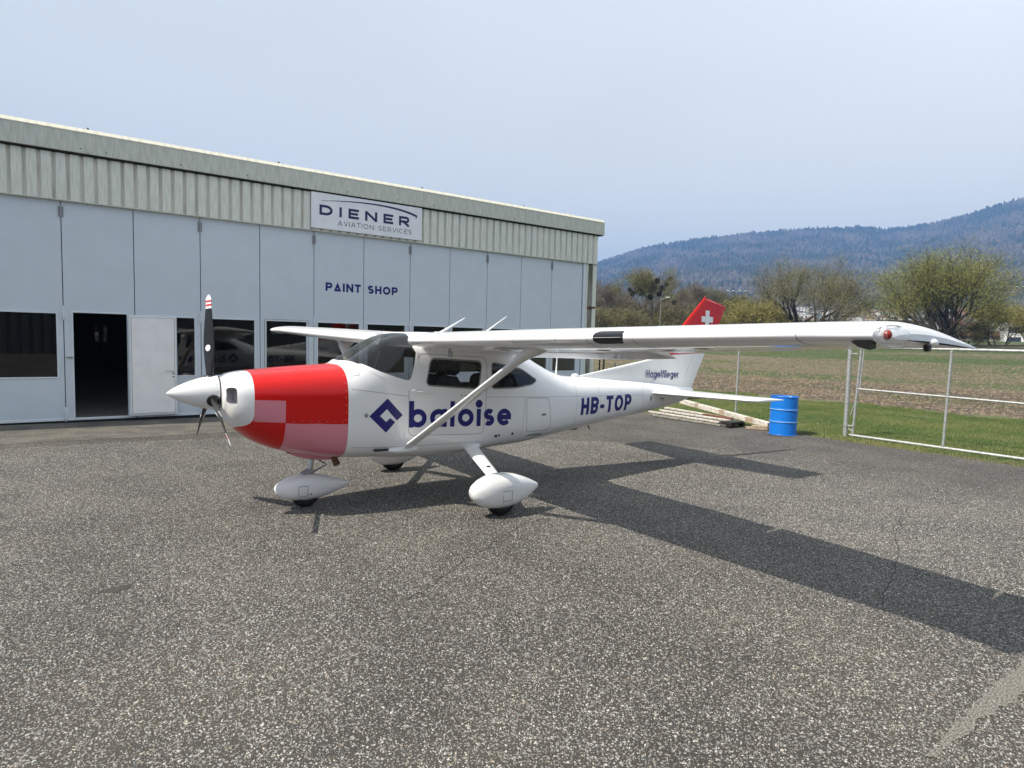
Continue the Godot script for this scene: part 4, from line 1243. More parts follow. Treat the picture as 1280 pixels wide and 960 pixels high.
	bx.call(o, "back_window", glass(Color(0.02, 0.025, 0.035), 0.985), 2.33, 2.92, 0.92, 2.15, -22.03, -22.005, 0.0)
	bx.call(o, "floor_slab", mat(0.30, 0.29, 0.27, 0.6), -5.2, 15.2, -0.25, 0.012, -21.8, -0.11)
	# signwriting on the doors
	var flat := func(u: float, v: float, of: float) -> Array: return [Vector3(u, v, of), Vector3(0, 0, 1)]
	write(func(q: MB) -> void: part(o, "letter", q, M.navy), "P4INT", 0.21, 0.25, 1.35, 0.19, 6.39, 2.998, 0.92, flat, 0.002)
	write(func(q: MB) -> void: part(o, "letter", q, M.navy), "SHOP", 0.21, 0.25, 1.30, 0.17, 7.50, 2.995, 0.84, flat, 0.002)
	# the company sign
	var s := thing("company_sign", "white company sign with navy lettering and a swoosh on the corrugated band of the hangar", "sign", HO + HB * Vector3(7.48, 4.92, 0.13))
	s.basis = HB
	b2 = MB.new(); b2.box(Vector3(0, 0, -0.02), Vector3(2.98, 0.86, 0.04), Basis.IDENTITY, 0.006)
	part(s, "sign_board", b2, M.sign_white)
	write(func(q: MB) -> void: part(s, "large_letter", q, M.sign_ink), "DIENER", 0.245, 0.25, 1.62, 0.50, -1.30, -0.10, 2.42, flat, 0.002)
	write(func(q: MB) -> void: part(s, "small_letter", q, M.sign_grey), "AVIATION SERVICES", 0.118, 0.12, 1.15, 0.22, -0.83, -0.305, 2.02, flat, 0.002)
	b2 = MB.new()
	var top := []
	var bot := []
	for i in 41:
		var t := i / 40.0
		var px := lerpf(-1.24, 1.34, t)
		var py := 0.235 + 0.105 * sin(PI * pow(t, 0.92) * 0.86) - 0.09 * pow(t, 7.0)
		var w := 0.004 + 0.026 * t
		top.append(Vector3(px, py + w, 0.003)); bot.append(Vector3(px, py - w, 0.003))
	for i in 40: b2.quad(bot[i], bot[i + 1], top[i + 1], top[i], Vector3.BACK, Vector3.BACK, Vector3.BACK, Vector3.BACK)
	b2.face([bot[40] + Vector3(-0.05, -0.055, 0), bot[40], top[40]], Vector3.BACK)
	part(s, "sign_swoosh", b2, M.sign_ink)
	# a second hangar across the apron, behind the photographer, that the windows mirror
	var q := thing("hangar", "dark corrugated hangar across the apron, seen only mirrored in the windows", "hangar", Vector3(0, 0, 34))
	b2 = MB.new()
	var xx := -45.0
	while xx < 40.0:
		b2.quad(Vector3(xx, 0, 0), Vector3(xx + 0.35, 0, 0), Vector3(xx + 0.35, 7, 0), Vector3(xx, 7, 0))
		b2.quad(Vector3(xx + 0.35, 0, 0), Vector3(xx + 0.42, 0, 0.1), Vector3(xx + 0.42, 7, 0.1), Vector3(xx + 0.35, 7, 0))
		b2.quad(Vector3(xx + 0.42, 0, 0.1), Vector3(xx + 0.58, 0, 0.1), Vector3(xx + 0.58, 7, 0.1), Vector3(xx + 0.42, 7, 0.1))
		b2.quad(Vector3(xx + 0.58, 0, 0.1), Vector3(xx + 0.65, 0, 0), Vector3(xx + 0.65, 7, 0), Vector3(xx + 0.58, 7, 0.1))
		xx += 0.65
	part(q, "corrugated_wall", b2, mat(0.13, 0.14, 0.14, 0.6))
	b2 = MB.new(); b2.box(Vector3(-2.5, 3.4, 8.2), Vector3(85, 6.9, 16)); b2.box(Vector3(-2.5, 7.1, 8), Vector3(86, 0.4, 17))
	part(q, "hangar_body", b2, M.trim)

# ------------------------------------------------------------------ the ground
func field_y(x: float, z: float) -> float:
	var y := 0.0
	if x > 22.0: y = 0.04 * (minf(x, 150.0) - 22.0)
	return y
func sheet(xs: Array, zs: Array, height: Callable) -> MB:
	var b := MB.new()
	var rows := []
	var norms := []
	for z in zs:
		var r := []
		var q := []
		for x in xs:
			r.append(Vector3(x, height.call(x, z), z))
			var e := 0.2
			q.append(Vector3(height.call(x - e, z) - height.call(x + e, z), 2 * e, height.call(x, z - e) - height.call(x, z + e)).normalized())
		rows.append(r); norms.append(q)
	b.grid(rows, norms)
	return b
func steps(a: float, b: float, n: int) -> Array:
	var r := []
	for i in n + 1: r.append(lerpf(a, b, float(i) / n))
	return r
func stone_image(size: int, metres: float, count: int, seed_: int, lo: float, hi: float, base: Color, var_: float) -> Array:   # [colour, height]: pebbles pressed into bitumen
	var rng := RandomNumberGenerator.new(); rng.seed = seed_
	var img := Image.create(size, size, false, Image.FORMAT_RGB8)
	var hgt := Image.create(size, size, false, Image.FORMAT_L8)
	img.fill(base.linear_to_srgb()); hgt.fill(Color(0.25, 0.25, 0.25))
	var fine := FastNoiseLite.new(); fine.seed = seed_; fine.frequency = 0.35
	for i in size * size / 5:
		var k := rng.randf_range(0.6, 1.35)
		img.set_pixel(rng.randi() % size, rng.randi() % size, Color(base.r * k, base.g * k, base.b * k).linear_to_srgb())
	var ppm := size / metres
	for i in count:
		var cx := rng.randi() % size
		var cy := rng.randi() % size
		var r0 := rng.randf_range(lo, hi) * ppm
		if rng.randf() < 0.12: r0 *= 1.5
		var r1 := r0 * rng.randf_range(0.5, 0.95)
		var an := rng.randf() * PI
		var ca := cos(an); var sa := sin(an)
		var g := rng.randf_range(0.07, 0.30) if rng.randf() < 0.72 else rng.randf_range(0.28, 0.50)
		g *= var_
		var tint := rng.randf()
		var c := Color(g, g * 0.965, g * 0.90) if tint < 0.7 else (Color(g * 1.05, g * 0.88, g * 0.70) if tint < 0.86 else Color(g * 0.85, g * 0.93, g * 0.95))
		var m := int(ceil(r0))
		for dy in range(-m, m + 1):
			for dx in range(-m, m + 1):
				var u := (dx * ca + dy * sa) / r0
				var v := (-dx * sa + dy * ca) / maxf(r1, 0.6)
				var d := u * u + v * v
				if d <= 1.0:
					var px := posmod(cx + dx, size)
					var py := posmod(cy + dy, size)
					var f := rng.randf_range(0.92, 1.08)
					img.set_pixel(px, py, Color(c.r * f, c.g * f, c.b * f).linear_to_srgb())
					var hv := 0.35 + 0.6 * sqrt(1.0 - d)
					hgt.set_pixel(px, py, Color(hv, hv, hv))
	return [ImageTexture.create_from_image(img), ImageTexture.create_from_image(hgt)]
func build_ground() -> void:
	# apron: washed-pebble asphalt with broad stains
	var st := stone_image(1536, 3.0, 60000, 11, 0.003, 0.0064, Color(0.052, 0.048, 0.042), 1.08)
	var ap := mat(1, 1, 1, 0.85)
	ap.albedo_texture = st[0]
	ap.heightmap_enabled = true; ap.heightmap_texture = st[1]; ap.heightmap_scale = 1.1
	tri_map(ap, 1.0 / 3.0)
	ap.detail_enabled = true; ap.detail_blend_mode = BaseMaterial3D.BLEND_MODE_MUL
	ap.detail_albedo = noise_tex(0.010, 77, 1024, 6, [[0.25, Color(0.86, 0.855, 0.85)], [0.5, Color(0.94, 0.93, 0.92)], [0.75, Color(1.0, 0.985, 0.96)]])
	ap.detail_uv_layer = BaseMaterial3D.DETAIL_UV_2
	ap.uv2_triplanar = true; ap.uv2_world_triplanar = true; ap.uv2_scale = Vector3.ONE / 17.0
	M.apron = ap
	var edge := FastNoiseLite.new(); edge.seed = 4; edge.frequency = 0.5
	var b := MB.new()
	var zs := steps(-60, 60, 120)
	var ex := func(z: float) -> float: return 13.02 + edge.get_noise_1d(z) * 0.22 + edge.get_noise_1d(z * 5.0) * 0.06
	for i in 120:
		b.quad(Vector3(-80, 0, zs[i]), Vector3(ex.call(zs[i]), 0, zs[i]), Vector3(ex.call(zs[i + 1]), 0, zs[i + 1]), Vector3(-80, 0, zs[i + 1]), Vector3.UP, Vector3.UP, Vector3.UP, Vector3.UP)
	structure("apron", b, ap)
	# smooth asphalt strip along the hangar, and the finer surface towards the gate
	var sm := stone_image(1024, 2.0, 11000, 12, 0.003, 0.0065, Color(0.110, 0.101, 0.088), 0.86)
	var fa := mat(1, 1, 1, 0.9)
	fa.albedo_texture = sm[0]; fa.heightmap_enabled = true; fa.heightmap_texture = sm[1]; fa.heightmap_scale = 0.3
	tri_map(fa, 0.5)
	fa.detail_enabled = true; fa.detail_blend_mode = BaseMaterial3D.BLEND_MODE_MUL
	fa.detail_albedo = noise_tex(0.012, 78, 1024, 6, [[0.2, Color(0.80, 0.80, 0.80)], [0.5, Color(0.91, 0.905, 0.895)], [0.8, Color(1.0, 0.99, 0.975)]])
	fa.detail_uv_layer = BaseMaterial3D.DETAIL_UV_2
	fa.uv2_triplanar = true; fa.uv2_world_triplanar = true; fa.uv2_scale = Vector3.ONE / 9.0
	b = MB.new()
	for i in 60:
		var x0 := lerpf(-60, 13.0, i / 60.0)
		var x1 := lerpf(-60, 13.0, (i + 1) / 60.0)
		b.quad(Vector3(x0, 0.004, -8.6), Vector3(x1, 0.004, -8.6), Vector3(x1, 0.004, -6.07 + edge.get_noise_1d(x1 * 2) * 0.07), Vector3(x0, 0.004, -6.07 + edge.get_noise_1d(x0 * 2) * 0.07), Vector3.UP, Vector3.UP, Vector3.UP, Vector3.UP)
	structure("asphalt_strip", b, fa)
	# worn white line
	var pn := mat(1, 1, 1, 0.8)
	pn.albedo_texture = noise_tex(0.05, 91, 512, 5, [[0.38, lin(0.075, 0.070, 0.062)], [0.52, lin(0.16, 0.15, 0.13)], [0.72, lin(0.25, 0.235, 0.205)]])
	tri_map(pn, 2.6)
	b = MB.new()
	var rng := RandomNumberGenerator.new(); rng.seed = 3
	var x := 2.45
	while x < 12.8:
		var w := 0.062 * clampf((x - 2.3) / 1.2, 0.12, 1.0)
		var l0 := Vector2(5.86 - w + edge.get_noise_1d(x * 11.0) * 0.035 + edge.get_noise_1d(x * 55.0) * 0.02, 5.86 + w + edge.get_noise_1d(x * 9.0 + 70.0) * 0.04 + edge.get_noise_1d(x * 60.0 + 9.0) * 0.02)
		if x > 2.45 : b.quad(Vector3(x - 0.012, 0.004, last_edge.x), Vector3(x, 0.004, l0.x), Vector3(x, 0.004, l0.y), Vector3(x - 0.012, 0.004, last_edge.y), Vector3.UP, Vector3.UP, Vector3.UP, Vector3.UP)
		last_edge = l0
		x += 0.012
	structure("painted_line", b, pn)
	# cracks and an oil stain in the asphalt
	var dark := mat(0.022, 0.021, 0.020, 0.9)
	for c in [[Vector2(1.2, 2.9), Vector2(2.6, 2.05)], [Vector2(2.6, 2.05), Vector2(3.5, 1.75)], [Vector2(5.2, 1.4), Vector2(7.4, 0.4)], [Vector2(4.2, 4.9), Vector2(7.8, 3.6)], [Vector2(-2.2, -1.6), Vector2(1.0, -2.6)]]:
		b = MB.new()
		var at: Vector2 = c[0]
		var away: Vector2 = (c[1] - c[0]) / 40.0
		var side := Vector2(-away.y, away.x).normalized()
		var o0 := 0.0
		var w0 := 0.002
		for i in 40:
			var o1 := o0 + rng.randf_range(-0.02, 0.02)
			var w1 := rng.randf_range(0.0015, 0.0055) if i < 38 else 0.001
			var p0 := at + away * i + side * o0
			var p1 := at + away * (i + 1) + side * o1
			b.quad(Vector3((p0 - side * w0).x, 0.003, (p0 - side * w0).y), Vector3((p0 + side * w0).x, 0.003, (p0 + side * w0).y), Vector3((p1 + side * w1).x, 0.003, (p1 + side * w1).y), Vector3((p1 - side * w1).x, 0.003, (p1 - side * w1).y), Vector3.UP, Vector3.UP, Vector3.UP, Vector3.UP)
			o0 = o1; w0 = w1
		structure("crack", b, dark)
	b = MB.new()
	var cen := Vector3(-0.54, 0.003, 1.62)
	var blot := []
	for i in 25:
		var a := TAU * i / 24
		var q := 1.0 + edge.get_noise_2d(cos(a) * 3, sin(a) * 3) * 0.7
		blot.append(cen + Vector3(cos(a) * 0.11 * q, 0, sin(a) * 0.06 * q))
	for i in 24: b.tri(cen, blot[i], blot[i + 1], Vector3.UP, Vector3.UP, Vector3.UP)
	structure("oil_stain", b, mat(0.038, 0.036, 0.033, 0.85))
	# verge, ploughed field, meadow and the land beyond
	var gm := mat(1, 1, 1, 0.95)
	gm.albedo_texture = noise_tex(0.03, 51, 1024, 6, [[0.2, lin(0.050, 0.060, 0.018)], [0.5, lin(0.072, 0.095, 0.030)], [0.8, lin(0.105, 0.130, 0.045)]])
	tri_map(gm, 0.35)
	var bump := FastNoiseLite.new(); bump.seed = 8; bump.frequency = 0.25
	var vh := func(px: float, pz: float) -> float: return -0.012 + maxf(0.0, (px - 13.3) * 0.02) * (1.0 if px < 16.0 else 0.0) + (0.054 if px >= 16.0 else 0.0) + bump.get_noise_2d(px, pz) * 0.035 * clampf((px - 13.2) * 0.5, 0, 1) + field_y(px, pz)
	structure("grass_verge", sheet(steps(12.6, 23.0, 42), steps(-60, 40, 200), vh), gm)
	var fm := mat(1, 1, 1, 0.98)
	var fin := FastNoiseLite.new(); fin.seed = 14; fin.frequency = 0.035; fin.fractal_octaves = 5
	var clod := FastNoiseLite.new(); clod.seed = 15; clod.frequency = 0.9; clod.fractal_octaves = 3
	var band := FastNoiseLite.new(); band.seed = 16; band.frequency = 0.06; band.fractal_octaves = 4
	fm.vertex_color_use_as_albedo = true
	fm.albedo_texture = noise_tex(0.06, 52, 1024, 6, [[0.25, Color(0.55, 0.55, 0.55)], [0.5, Color(0.8, 0.8, 0.8)], [0.75, Color(1, 1, 1)]])
	fm.heightmap_enabled = true; fm.heightmap_texture = noise_tex(0.05, 53, 1024, 5); fm.heightmap_scale = 6.0
	tri_map(fm, 0.45)
	var fh := func(px: float, pz: float) -> float: return field_y(px, pz) + 0.03 + clod.get_noise_2d(px, pz) * 0.06 * clampf(1.2 - px / 130.0, 0.2, 1.0)
	b = MB.new()
	var xs := []
	var xv := 22.4
	while xv < 160.0:
		xs.append(xv); xv += 0.28 + (xv - 22.0) * 0.02
	var zz := []
	var zv := -140.0
	while zv < 30.0:
		zz.append(zv); zv += 0.5 if zv > -30 else 1.6
	for i in zz.size() - 1:
		for k in xs.size() - 1:
			var px: float = xs[k]
			var pz: float = zz[i]
			var q := px + band.get_noise_2d(px * 0.6, pz * 0.35) * 9.0
			var gr := clampf(band.get_noise_2d(px * 1.4 + 300, pz * 0.45) * 2.4 + field_green(q, pz), 0, 1)
			var so := lerpf(0.0, 1.0, clampf((q - 26.0) / 6.0, 0, 1))
			var soil := Color(0.155, 0.118, 0.084).lerp(Color(0.265, 0.215, 0.15), so)
			b.col = soil.lerp(Color(0.10, 0.155, 0.045), gr)
			b.quad(Vector3(px, fh.call(px, pz), pz), Vector3(xs[k + 1], fh.call(xs[k + 1], pz), pz), Vector3(xs[k + 1], fh.call(xs[k + 1], zz[i + 1]), zz[i + 1]), Vector3(px, fh.call(px, zz[i + 1]), zz[i + 1]))
	structure("field", b, fm)
	b = MB.new()
	var ring := []
	for i in 49: ring.append(Vector3(cos(TAU * i / 48) * 5200, -0.06, sin(TAU * i / 48) * 5200))
	for i in 48: b.tri(Vector3(0, -0.06, 0), ring[i], ring[i + 1], Vector3.UP, Vector3.UP, Vector3.UP)
	structure("ground", b, gm)
var last_edge := Vector2.ZERO
func field_green(q: float, z: float) -> float:   # how far the green has come up, by distance from the verge
	if q < 26.0: return -0.5
	if q < 32.0: return 0.22
	if q < 41.0: return 0.85 + clampf((z + 14.0) * 0.04, -0.6, 0.3)
	if q < 55.0: return 0.62 + clampf((z + 16.0) * 0.03, -0.4, 0.25)
	return 0.75
func tuft(blades: int, h: float, w: float, seed_: int, lean: float) -> ArrayMesh:
	var rng := RandomNumberGenerator.new(); rng.seed = seed_
	var b := MB.new()
	for i in blades:
		var a := rng.randf() * TAU
		var r := rng.randf() * w
		var p := Vector3(cos(a) * r, -0.01, sin(a) * r)
		var d := Vector3(rng.randf_range(-1, 1), 0, rng.randf_range(-1, 1)) * lean
		var hh := h * rng.randf_range(0.5, 1.1)
		var e := Vector3(cos(a + 1.3), 0, sin(a + 1.3)) * 0.003
		var nn := Vector3(0.3 * cos(a), 1, 0.3 * sin(a)).normalized()
		b.tri(p - e, p + e, p + d * hh + Vector3(0, hh, 0), nn, nn, nn)
	return b.mesh()
func scatter(called: String, mesh: Mesh, m: Material, spots: Array, kind := "stuff", label := "", category := "") -> MultiMeshInstance3D:   # spots: [Transform3D, Color]
	var mm := MultiMesh.new(); mm.transform_format = MultiMesh.TRANSFORM_3D; mm.use_colors = true
	mm.mesh = mesh; mm.instance_count = spots.size()
	var buf := PackedFloat32Array(); buf.resize(spots.size() * 16)
	for i in spots.size():
		var t: Transform3D = spots[i][0]
		var c: Color = spots[i][1]
		var k := i * 16
		buf[k] = t.basis.x.x; buf[k + 1] = t.basis.y.x; buf[k + 2] = t.basis.z.x; buf[k + 3] = t.origin.x
		buf[k + 4] = t.basis.x.y; buf[k + 5] = t.basis.y.y; buf[k + 6] = t.basis.z.y; buf[k + 7] = t.origin.y
		buf[k + 8] = t.basis.x.z; buf[k + 9] = t.basis.y.z; buf[k + 10] = t.basis.z.z; buf[k + 11] = t.origin.z
		buf[k + 12] = c.r; buf[k + 13] = c.g; buf[k + 14] = c.b; buf[k + 15] = 1.0
	mm.buffer = buf
	var o := MultiMeshInstance3D.new(); o.name = numbered(called); o.multimesh = mm; o.material_override = m
	add_child(o); o.set_meta("kind", kind)
	if label != "": tag(o, label, category)
	return o
func in_view(p: Vector3, margin := 0.10) -> bool:
	var d := p - CAM
	var az := atan2(d.x, -d.z) - YAW
	return absf(wrapf(az, -PI, PI)) < 0.70 + margin
func build_ground_cover() -> void:
	var vc := mat(1, 1, 1, 0.8); vc.vertex_color_use_as_albedo = true
	var rng := RandomNumberGenerator.new(); rng.seed = 5
	# the pebbles of the apron near the camera stand proud of the bitumen
	var b := MB.new()
	for i in 6:
		var a := TAU * i / 6
		var a2 := TAU * (i + 1) / 6
		var p := Vector3(cos(a), -0.1, sin(a))
		var q := Vector3(cos(a2), -0.1, sin(a2))
		var p1 := Vector3(cos(a) * 0.62, 0.72, sin(a) * 0.62)
		var q1 := Vector3(cos(a2) * 0.62, 0.72, sin(a2) * 0.62)
		b.quad(p, q, q1, p1, Vector3(p.x, 0.35, p.z), Vector3(q.x, 0.35, q.z), Vector3(q1.x, 0.9, q1.z), Vector3(p1.x, 0.9, p1.z))
		b.tri(p1, q1, Vector3(0, 1, 0), Vector3(p1.x, 0.9, p1.z), Vector3(q1.x, 0.9, q1.z), Vector3.UP)
	var spots := []
	var worn := FastNoiseLite.new(); worn.seed = 61; worn.frequency = 0.55; worn.fractal_octaves = 3
	while spots.size() < 330000:
		var r := 1.6 + 11.0 * pow(rng.randf(), 0.66)
		var az := YAW + rng.randf_range(-0.82, 0.82)
		var p := Vector3(CAM.x + sin(az) * r, 0, CAM.z - cos(az) * r)
		if p.z < -5.9 or p.x > 8.0 + 2.5 * rng.randf(): continue
		if worn.get_noise_2d(p.x, p.z) < -0.1 and rng.randf() < 0.25: continue
		if absf(p.z - 5.86) < 0.04 and p.x > 2.9 and rng.randf() < 0.35: continue
		var s := rng.randf_range(0.0028, 0.0066)
		if rng.randf() < 0.10: s *= 1.5
		var t := Transform3D(Basis(Vector3.UP, rng.randf() * TAU) * Basis.from_scale(Vector3(s, s * rng.randf_range(0.4, 0.75), s * rng.randf_range(0.5, 0.95))), p + Vector3(0, 0.0005, 0))
		var g := rng.randf_range(0.08, 0.28) if rng.randf() < 0.70 else rng.randf_range(0.28, 0.53)
		g *= 0.88
		var k := rng.randf()
		spots.append([t, Color(g, g * 0.975, g * 0.905) if k < 0.80 else (Color(g, g * 0.88, g * 0.74) if k < 0.88 else Color(g * 0.86, g * 0.92, g * 0.93))])
	scatter("gravel", b.mesh(), vc, spots, "stuff", "pale pebbles set in the asphalt of the apron", "gravel")
	# grass on the verge
	var gv := mat(1, 1, 1, 0.7); gv.vertex_color_use_as_albedo = true
	gv.backlight_enabled = true; gv.backlight = lin(0.03, 0.05, 0.01)
	var patch := FastNoiseLite.new(); patch.seed = 71; patch.frequency = 0.35; patch.fractal_octaves = 4
	spots = []
	while spots.size() < 110000:
		var p := Vector3(rng.randf_range(12.9, 23.4), 0, rng.randf_range(-19, 6.5))
		if not in_view(p): continue
		var d := p.x - 12.95 + patch.get_noise_2d(p.x * 3, p.z * 3) * 0.25
		if d < 0.0: continue
		var dens := patch.get_noise_2d(p.x, p.z)
		if d < 0.5 and rng.randf() < 0.5: continue
		var e := p.x + patch.get_noise_2d(p.z, 7.0) * 1.4
		if e > 22.4: continue
		var s := rng.randf_range(0.55, 1.1) * (1.0 + dens * 0.5) * (1.5 if e > 21.2 else 1.0)
		var t := Transform3D(Basis(Vector3.UP, rng.randf() * TAU) * Basis.from_scale(Vector3(1, s, 1)), Vector3(p.x, 0.0 + clampf((p.x - 13.3) * 0.02, 0, 0.05) + field_y(p.x, p.z), p.z))
		var c := Color(0.095, 0.160, 0.036).lerp(Color(0.19, 0.225, 0.072), clampf(0.4 + dens * 1.2 + rng.randf_range(-0.3, 0.3), 0, 1))
		if rng.randf() < 0.12 or d < 0.4: c = c.lerp(Color(0.25, 0.21, 0.11), rng.randf_range(0.3, 0.8))
		spots.append([t, c])
	scatter("grass", tuft(15, 0.05, 0.075, 3, 0.6), gv, spots, "stuff", "short green grass of the verge beyond the gate", "grass")
	# stubble and young green on the field
	spots = []
	while spots.size() < 42000:
		var x := 22.6 + 60.0 * pow(rng.randf(), 1.5)
		var p := Vector3(x, 0, rng.randf_range(-58, 6))
		if not in_view(p): continue
		var q := x + patch.get_noise_2d(x * 0.3, p.z * 0.1) * 6.0
		var g := patch.get_noise_2d(x * 0.5 + 90, p.z * 0.2) + field_green(q, p.z) - 0.25
		if q < 27.0 and rng.randf() < 0.85: continue
		var s := rng.randf_range(0.5, 1.2)
		var green := g > 0.0 and rng.randf() < 0.8
		var c := Color(0.085, 0.14, 0.03).lerp(Color(0.13, 0.17, 0.05), rng.randf()) if green else Color(0.42, 0.34, 0.21) * rng.randf_range(0.4, 1.0)
		spots.append([Transform3D(Basis(Vector3.UP, rng.randf() * TAU) * Basis.from_scale(Vector3(1.6, s, 1.6)), Vector3(x, field_y(x, p.z) + 0.02, p.z)), c])
	var clod := MB.new()
	for i in 5:
		var a := TAU * i / 5
		var a2 := TAU * (i + 1) / 5
		clod.tri(Vector3(cos(a), -0.3, sin(a)), Vector3(cos(a2), -0.3, sin(a2)), Vector3(0.2, 0.7, -0.1))
	var lumps := []
	while lumps.size() < 30000:
		var x := 22.3 + 32.0 * pow(rng.randf(), 1.4)
		var p := Vector3(x, 0, rng.randf_range(-45, 6))
		if not in_view(p): continue
		var s := rng.randf_range(0.03, 0.10)
		var k := rng.randf_range(0.6, 1.25)
		lumps.append([Transform3D(Basis(Vector3.UP, rng.randf() * TAU) * Basis.from_scale(Vector3(s, s * 0.7, s)), Vector3(x, field_y(x, p.z) + 0.03, p.z)), Color(0.165 * k, 0.125 * k, 0.088 * k)])
	scatter("clods", clod.mesh(), vc, lumps, "stuff", "brown clods of earth on the ploughed field", "earth")
	scatter("stubble", tuft(9, 0.13, 0.14, 9, 1.2), gv, spots, "stuff", "straw stubble and young green on the brown field", "stubble")

# ------------------------------------------------------------------ gate, posts, barrel, boards
func build_yard() -> void:
	var b := MB.new()
	var gx := 13.75
	var o := thing("gate_post", "thick galvanised post that carries the pipe gate", "post", Vector3(13.72, 0, -0.07))
	b.tube([Vector3(0, -0.1, 0), Vector3(0, 2.02, -0.01)], [0.045], 16)
	var pm := part(o, "post_tube", b, M.zinc)
	b = MB.new(); b.lathe([Vector2(0, 0.05), Vector2(0.02, 0.05), Vector2(0.03, 0.03), Vector2(0.032, 0.0)], Vector3(0, 2.02, -0.01), Vector3.UP, 14)
	part(o, "post_cap", b, M.zinc)
	b = MB.new()
	for h in [0.27, 1.90]:
		b.box(Vector3(0, h, 0.09), Vector3(0.03, 0.03, 0.16), Basis.IDENTITY, 0.006)
		b.tube([Vector3(0, h - 0.035, 0), Vector3(0, h + 0.035, 0)], [0.052], 14)
	part(o, "hinge", b, M.zinc)
	o = thing("pipe_gate", "wide galvanised pipe gate of upright and level tubes at the edge of the apron", "gate", Vector3(gx, 0, 0.06))
	var pipes := [["upright", Vector3(0, 0.05, 0.02), Vector3(0, 2.03, 0.09), 0.026], ["upright", Vector3(0, 0.05, 1.82), Vector3(0, 2.05, 1.85), 0.026], ["upright", Vector3(0, 0.05, 3.64), Vector3(0, 2.05, 3.66), 0.026], ["upright", Vector3(0, 0.05, 5.40), Vector3(0, 2.05, 5.42), 0.026],
		["bottom_rail", Vector3(0, 0.055, -0.05), Vector3(0, 0.03, 5.45), 0.03], ["middle_rail", Vector3(0, 1.115, 0.05), Vector3(0, 1.04, 5.42), 0.022], ["top_rail", Vector3(0, 2.05, 0.09), Vector3(0, 2.05, 5.42), 0.03],
		["brace", Vector3(0.01, 1.08, 0.10), Vector3(0.02, 0.52, -0.06), 0.014], ["brace", Vector3(0.01, 0.15, 0.0), Vector3(-0.01, 0.23, -0.13), 0.013], ["inner_upright", Vector3(0.01, 1.12, 0.105), Vector3(0.01, 2.0, 0.145), 0.014]]
	for p in pipes:
		b = MB.new(); b.tube([p[1], p[2]], [p[3]], 12)
		part(o, p[0], b, M.zinc)
	# fence posts
	var posts := [[Vector3(14.1, 0, -3.2), 1.86, "galvanised fence post behind the tail, left of the blue barrel"], [Vector3(14.1, 0, -8.55), 1.42, "dark short fence post beyond the hangar end"], [Vector3(14.15, 0, -7.85), 1.36, "pale thin fence post between the dark post and the tail fin"]]
	for i in posts.size():
		var q: Array = posts[i]
		o = thing("fence_post", q[2], "post", q[0], "fence posts along the field")
		b = MB.new()
		b.box(Vector3(0, q[1] / 2 - 0.05, 0), Vector3(0.045, q[1] + 0.1, 0.045), Basis.IDENTITY, 0.006)
		part(o, "post_tube", b, M.gap if i == 1 else M.zinc)
		b = MB.new()
		for k in 9: b.box(Vector3(-0.0245, 0.2 + k * q[1] / 10.0, 0), Vector3(0.004, 0.05, 0.014))
		part(o, "wire_slot", b, M.seam)
	# the barrel
	o = thing("steel_drum", "blue steel drum with two pale hoops standing at the edge of the grass", "drum", Vector3(12.68, 0, -0.98))
	b = MB.new()
	var pr := []
	for i in 60:
		var h := 0.88 * i / 59.0
		var r := 0.292
		for e in [0.305, 0.585]: r += 0.013 * exp(-pow((h - e) / 0.014, 2.0))
		pr.append(Vector2(h, r))
	b.lathe(pr, Vector3.ZERO, Vector3.UP, 40)
	b.lathe([Vector2(0.862, 0.285), Vector2(0.864, 0.0)], Vector3.ZERO, Vector3.UP, 40)
	part(o, "drum_body", b, M.blue)
	for h in [0.305, 0.585]:
		b = MB.new(); b.lathe([Vector2(h - 0.008, 0.3035), Vector2(h, 0.3085), Vector2(h + 0.008, 0.3035)], Vector3.ZERO, Vector3.UP, 40)
		part(o, "rolling_hoop", b, M.blue_edge, "pale worn rolling hoop")
	for h in [0.012, 0.875]:
		b = MB.new()
		var ringp := []
		for i in 11:
			var a := TAU * i / 10
			ringp.append(Vector2(h + sin(a) * 0.011, 0.295 + cos(a) * 0.009))
		b.lathe(ringp, Vector3.ZERO, Vector3.UP, 40)
		part(o, "rim", b, M.blue)
	b = MB.new()
	b.lathe([Vector2(0.863, 0.035), Vector2(0.878, 0.033), Vector2(0.88, 0.0)], Vector3(0.15, 0, 0.06), Vector3.UP, 12)
	part(o, "bung", b, M.blue_edge)
	# boards lying under the tail
	var boards := [
		["white painted board lying nearest the aeroplane in the pile under the tail", Vector3(12.60, 0.11, -4.95), Vector3(12.55, 0.09, -2.60), 0.07, 0.045, M.plank_white],
		["second white board from the aeroplane in the pile under the tail", Vector3(12.95, 0.14, -4.85), Vector3(12.95, 0.11, -2.25), 0.09, 0.05, M.plank_white],
		["third white board, farthest of the thin ones under the tail", Vector3(13.35, 0.18, -5.0), Vector3(13.25, 0.14, -3.0), 0.09, 0.05, M.plank_white],
		["wide yellowish white beam lying on top of the pile and ending by the blue drum", Vector3(13.75, 0.38, -4.75), Vector3(13.0, 0.13, -1.5), 0.16, 0.12, M.plank_white],
		["dark weathered board on the ground below the white boards", Vector3(12.50, 0.03, -4.7), Vector3(12.48, 0.025, -2.5), 0.06, 0.04, M.dirty],
		["short rusty red board in the middle of the pile", Vector3(13.25, 0.15, -3.6), Vector3(12.95, 0.17, -2.5), 0.08, 0.05, M.plank_red],
		["raw wooden block at the end of the wide beam beside the drum", Vector3(12.80, 0.05, -1.85), Vector3(12.93, 0.06, -1.5), 0.12, 0.10, M.plank_raw],
		["small raw wooden stub below the wide beam near the drum", Vector3(12.75, 0.03, -1.98), Vector3(12.85, 0.03, -1.72), 0.09, 0.06, M.plank_raw]]
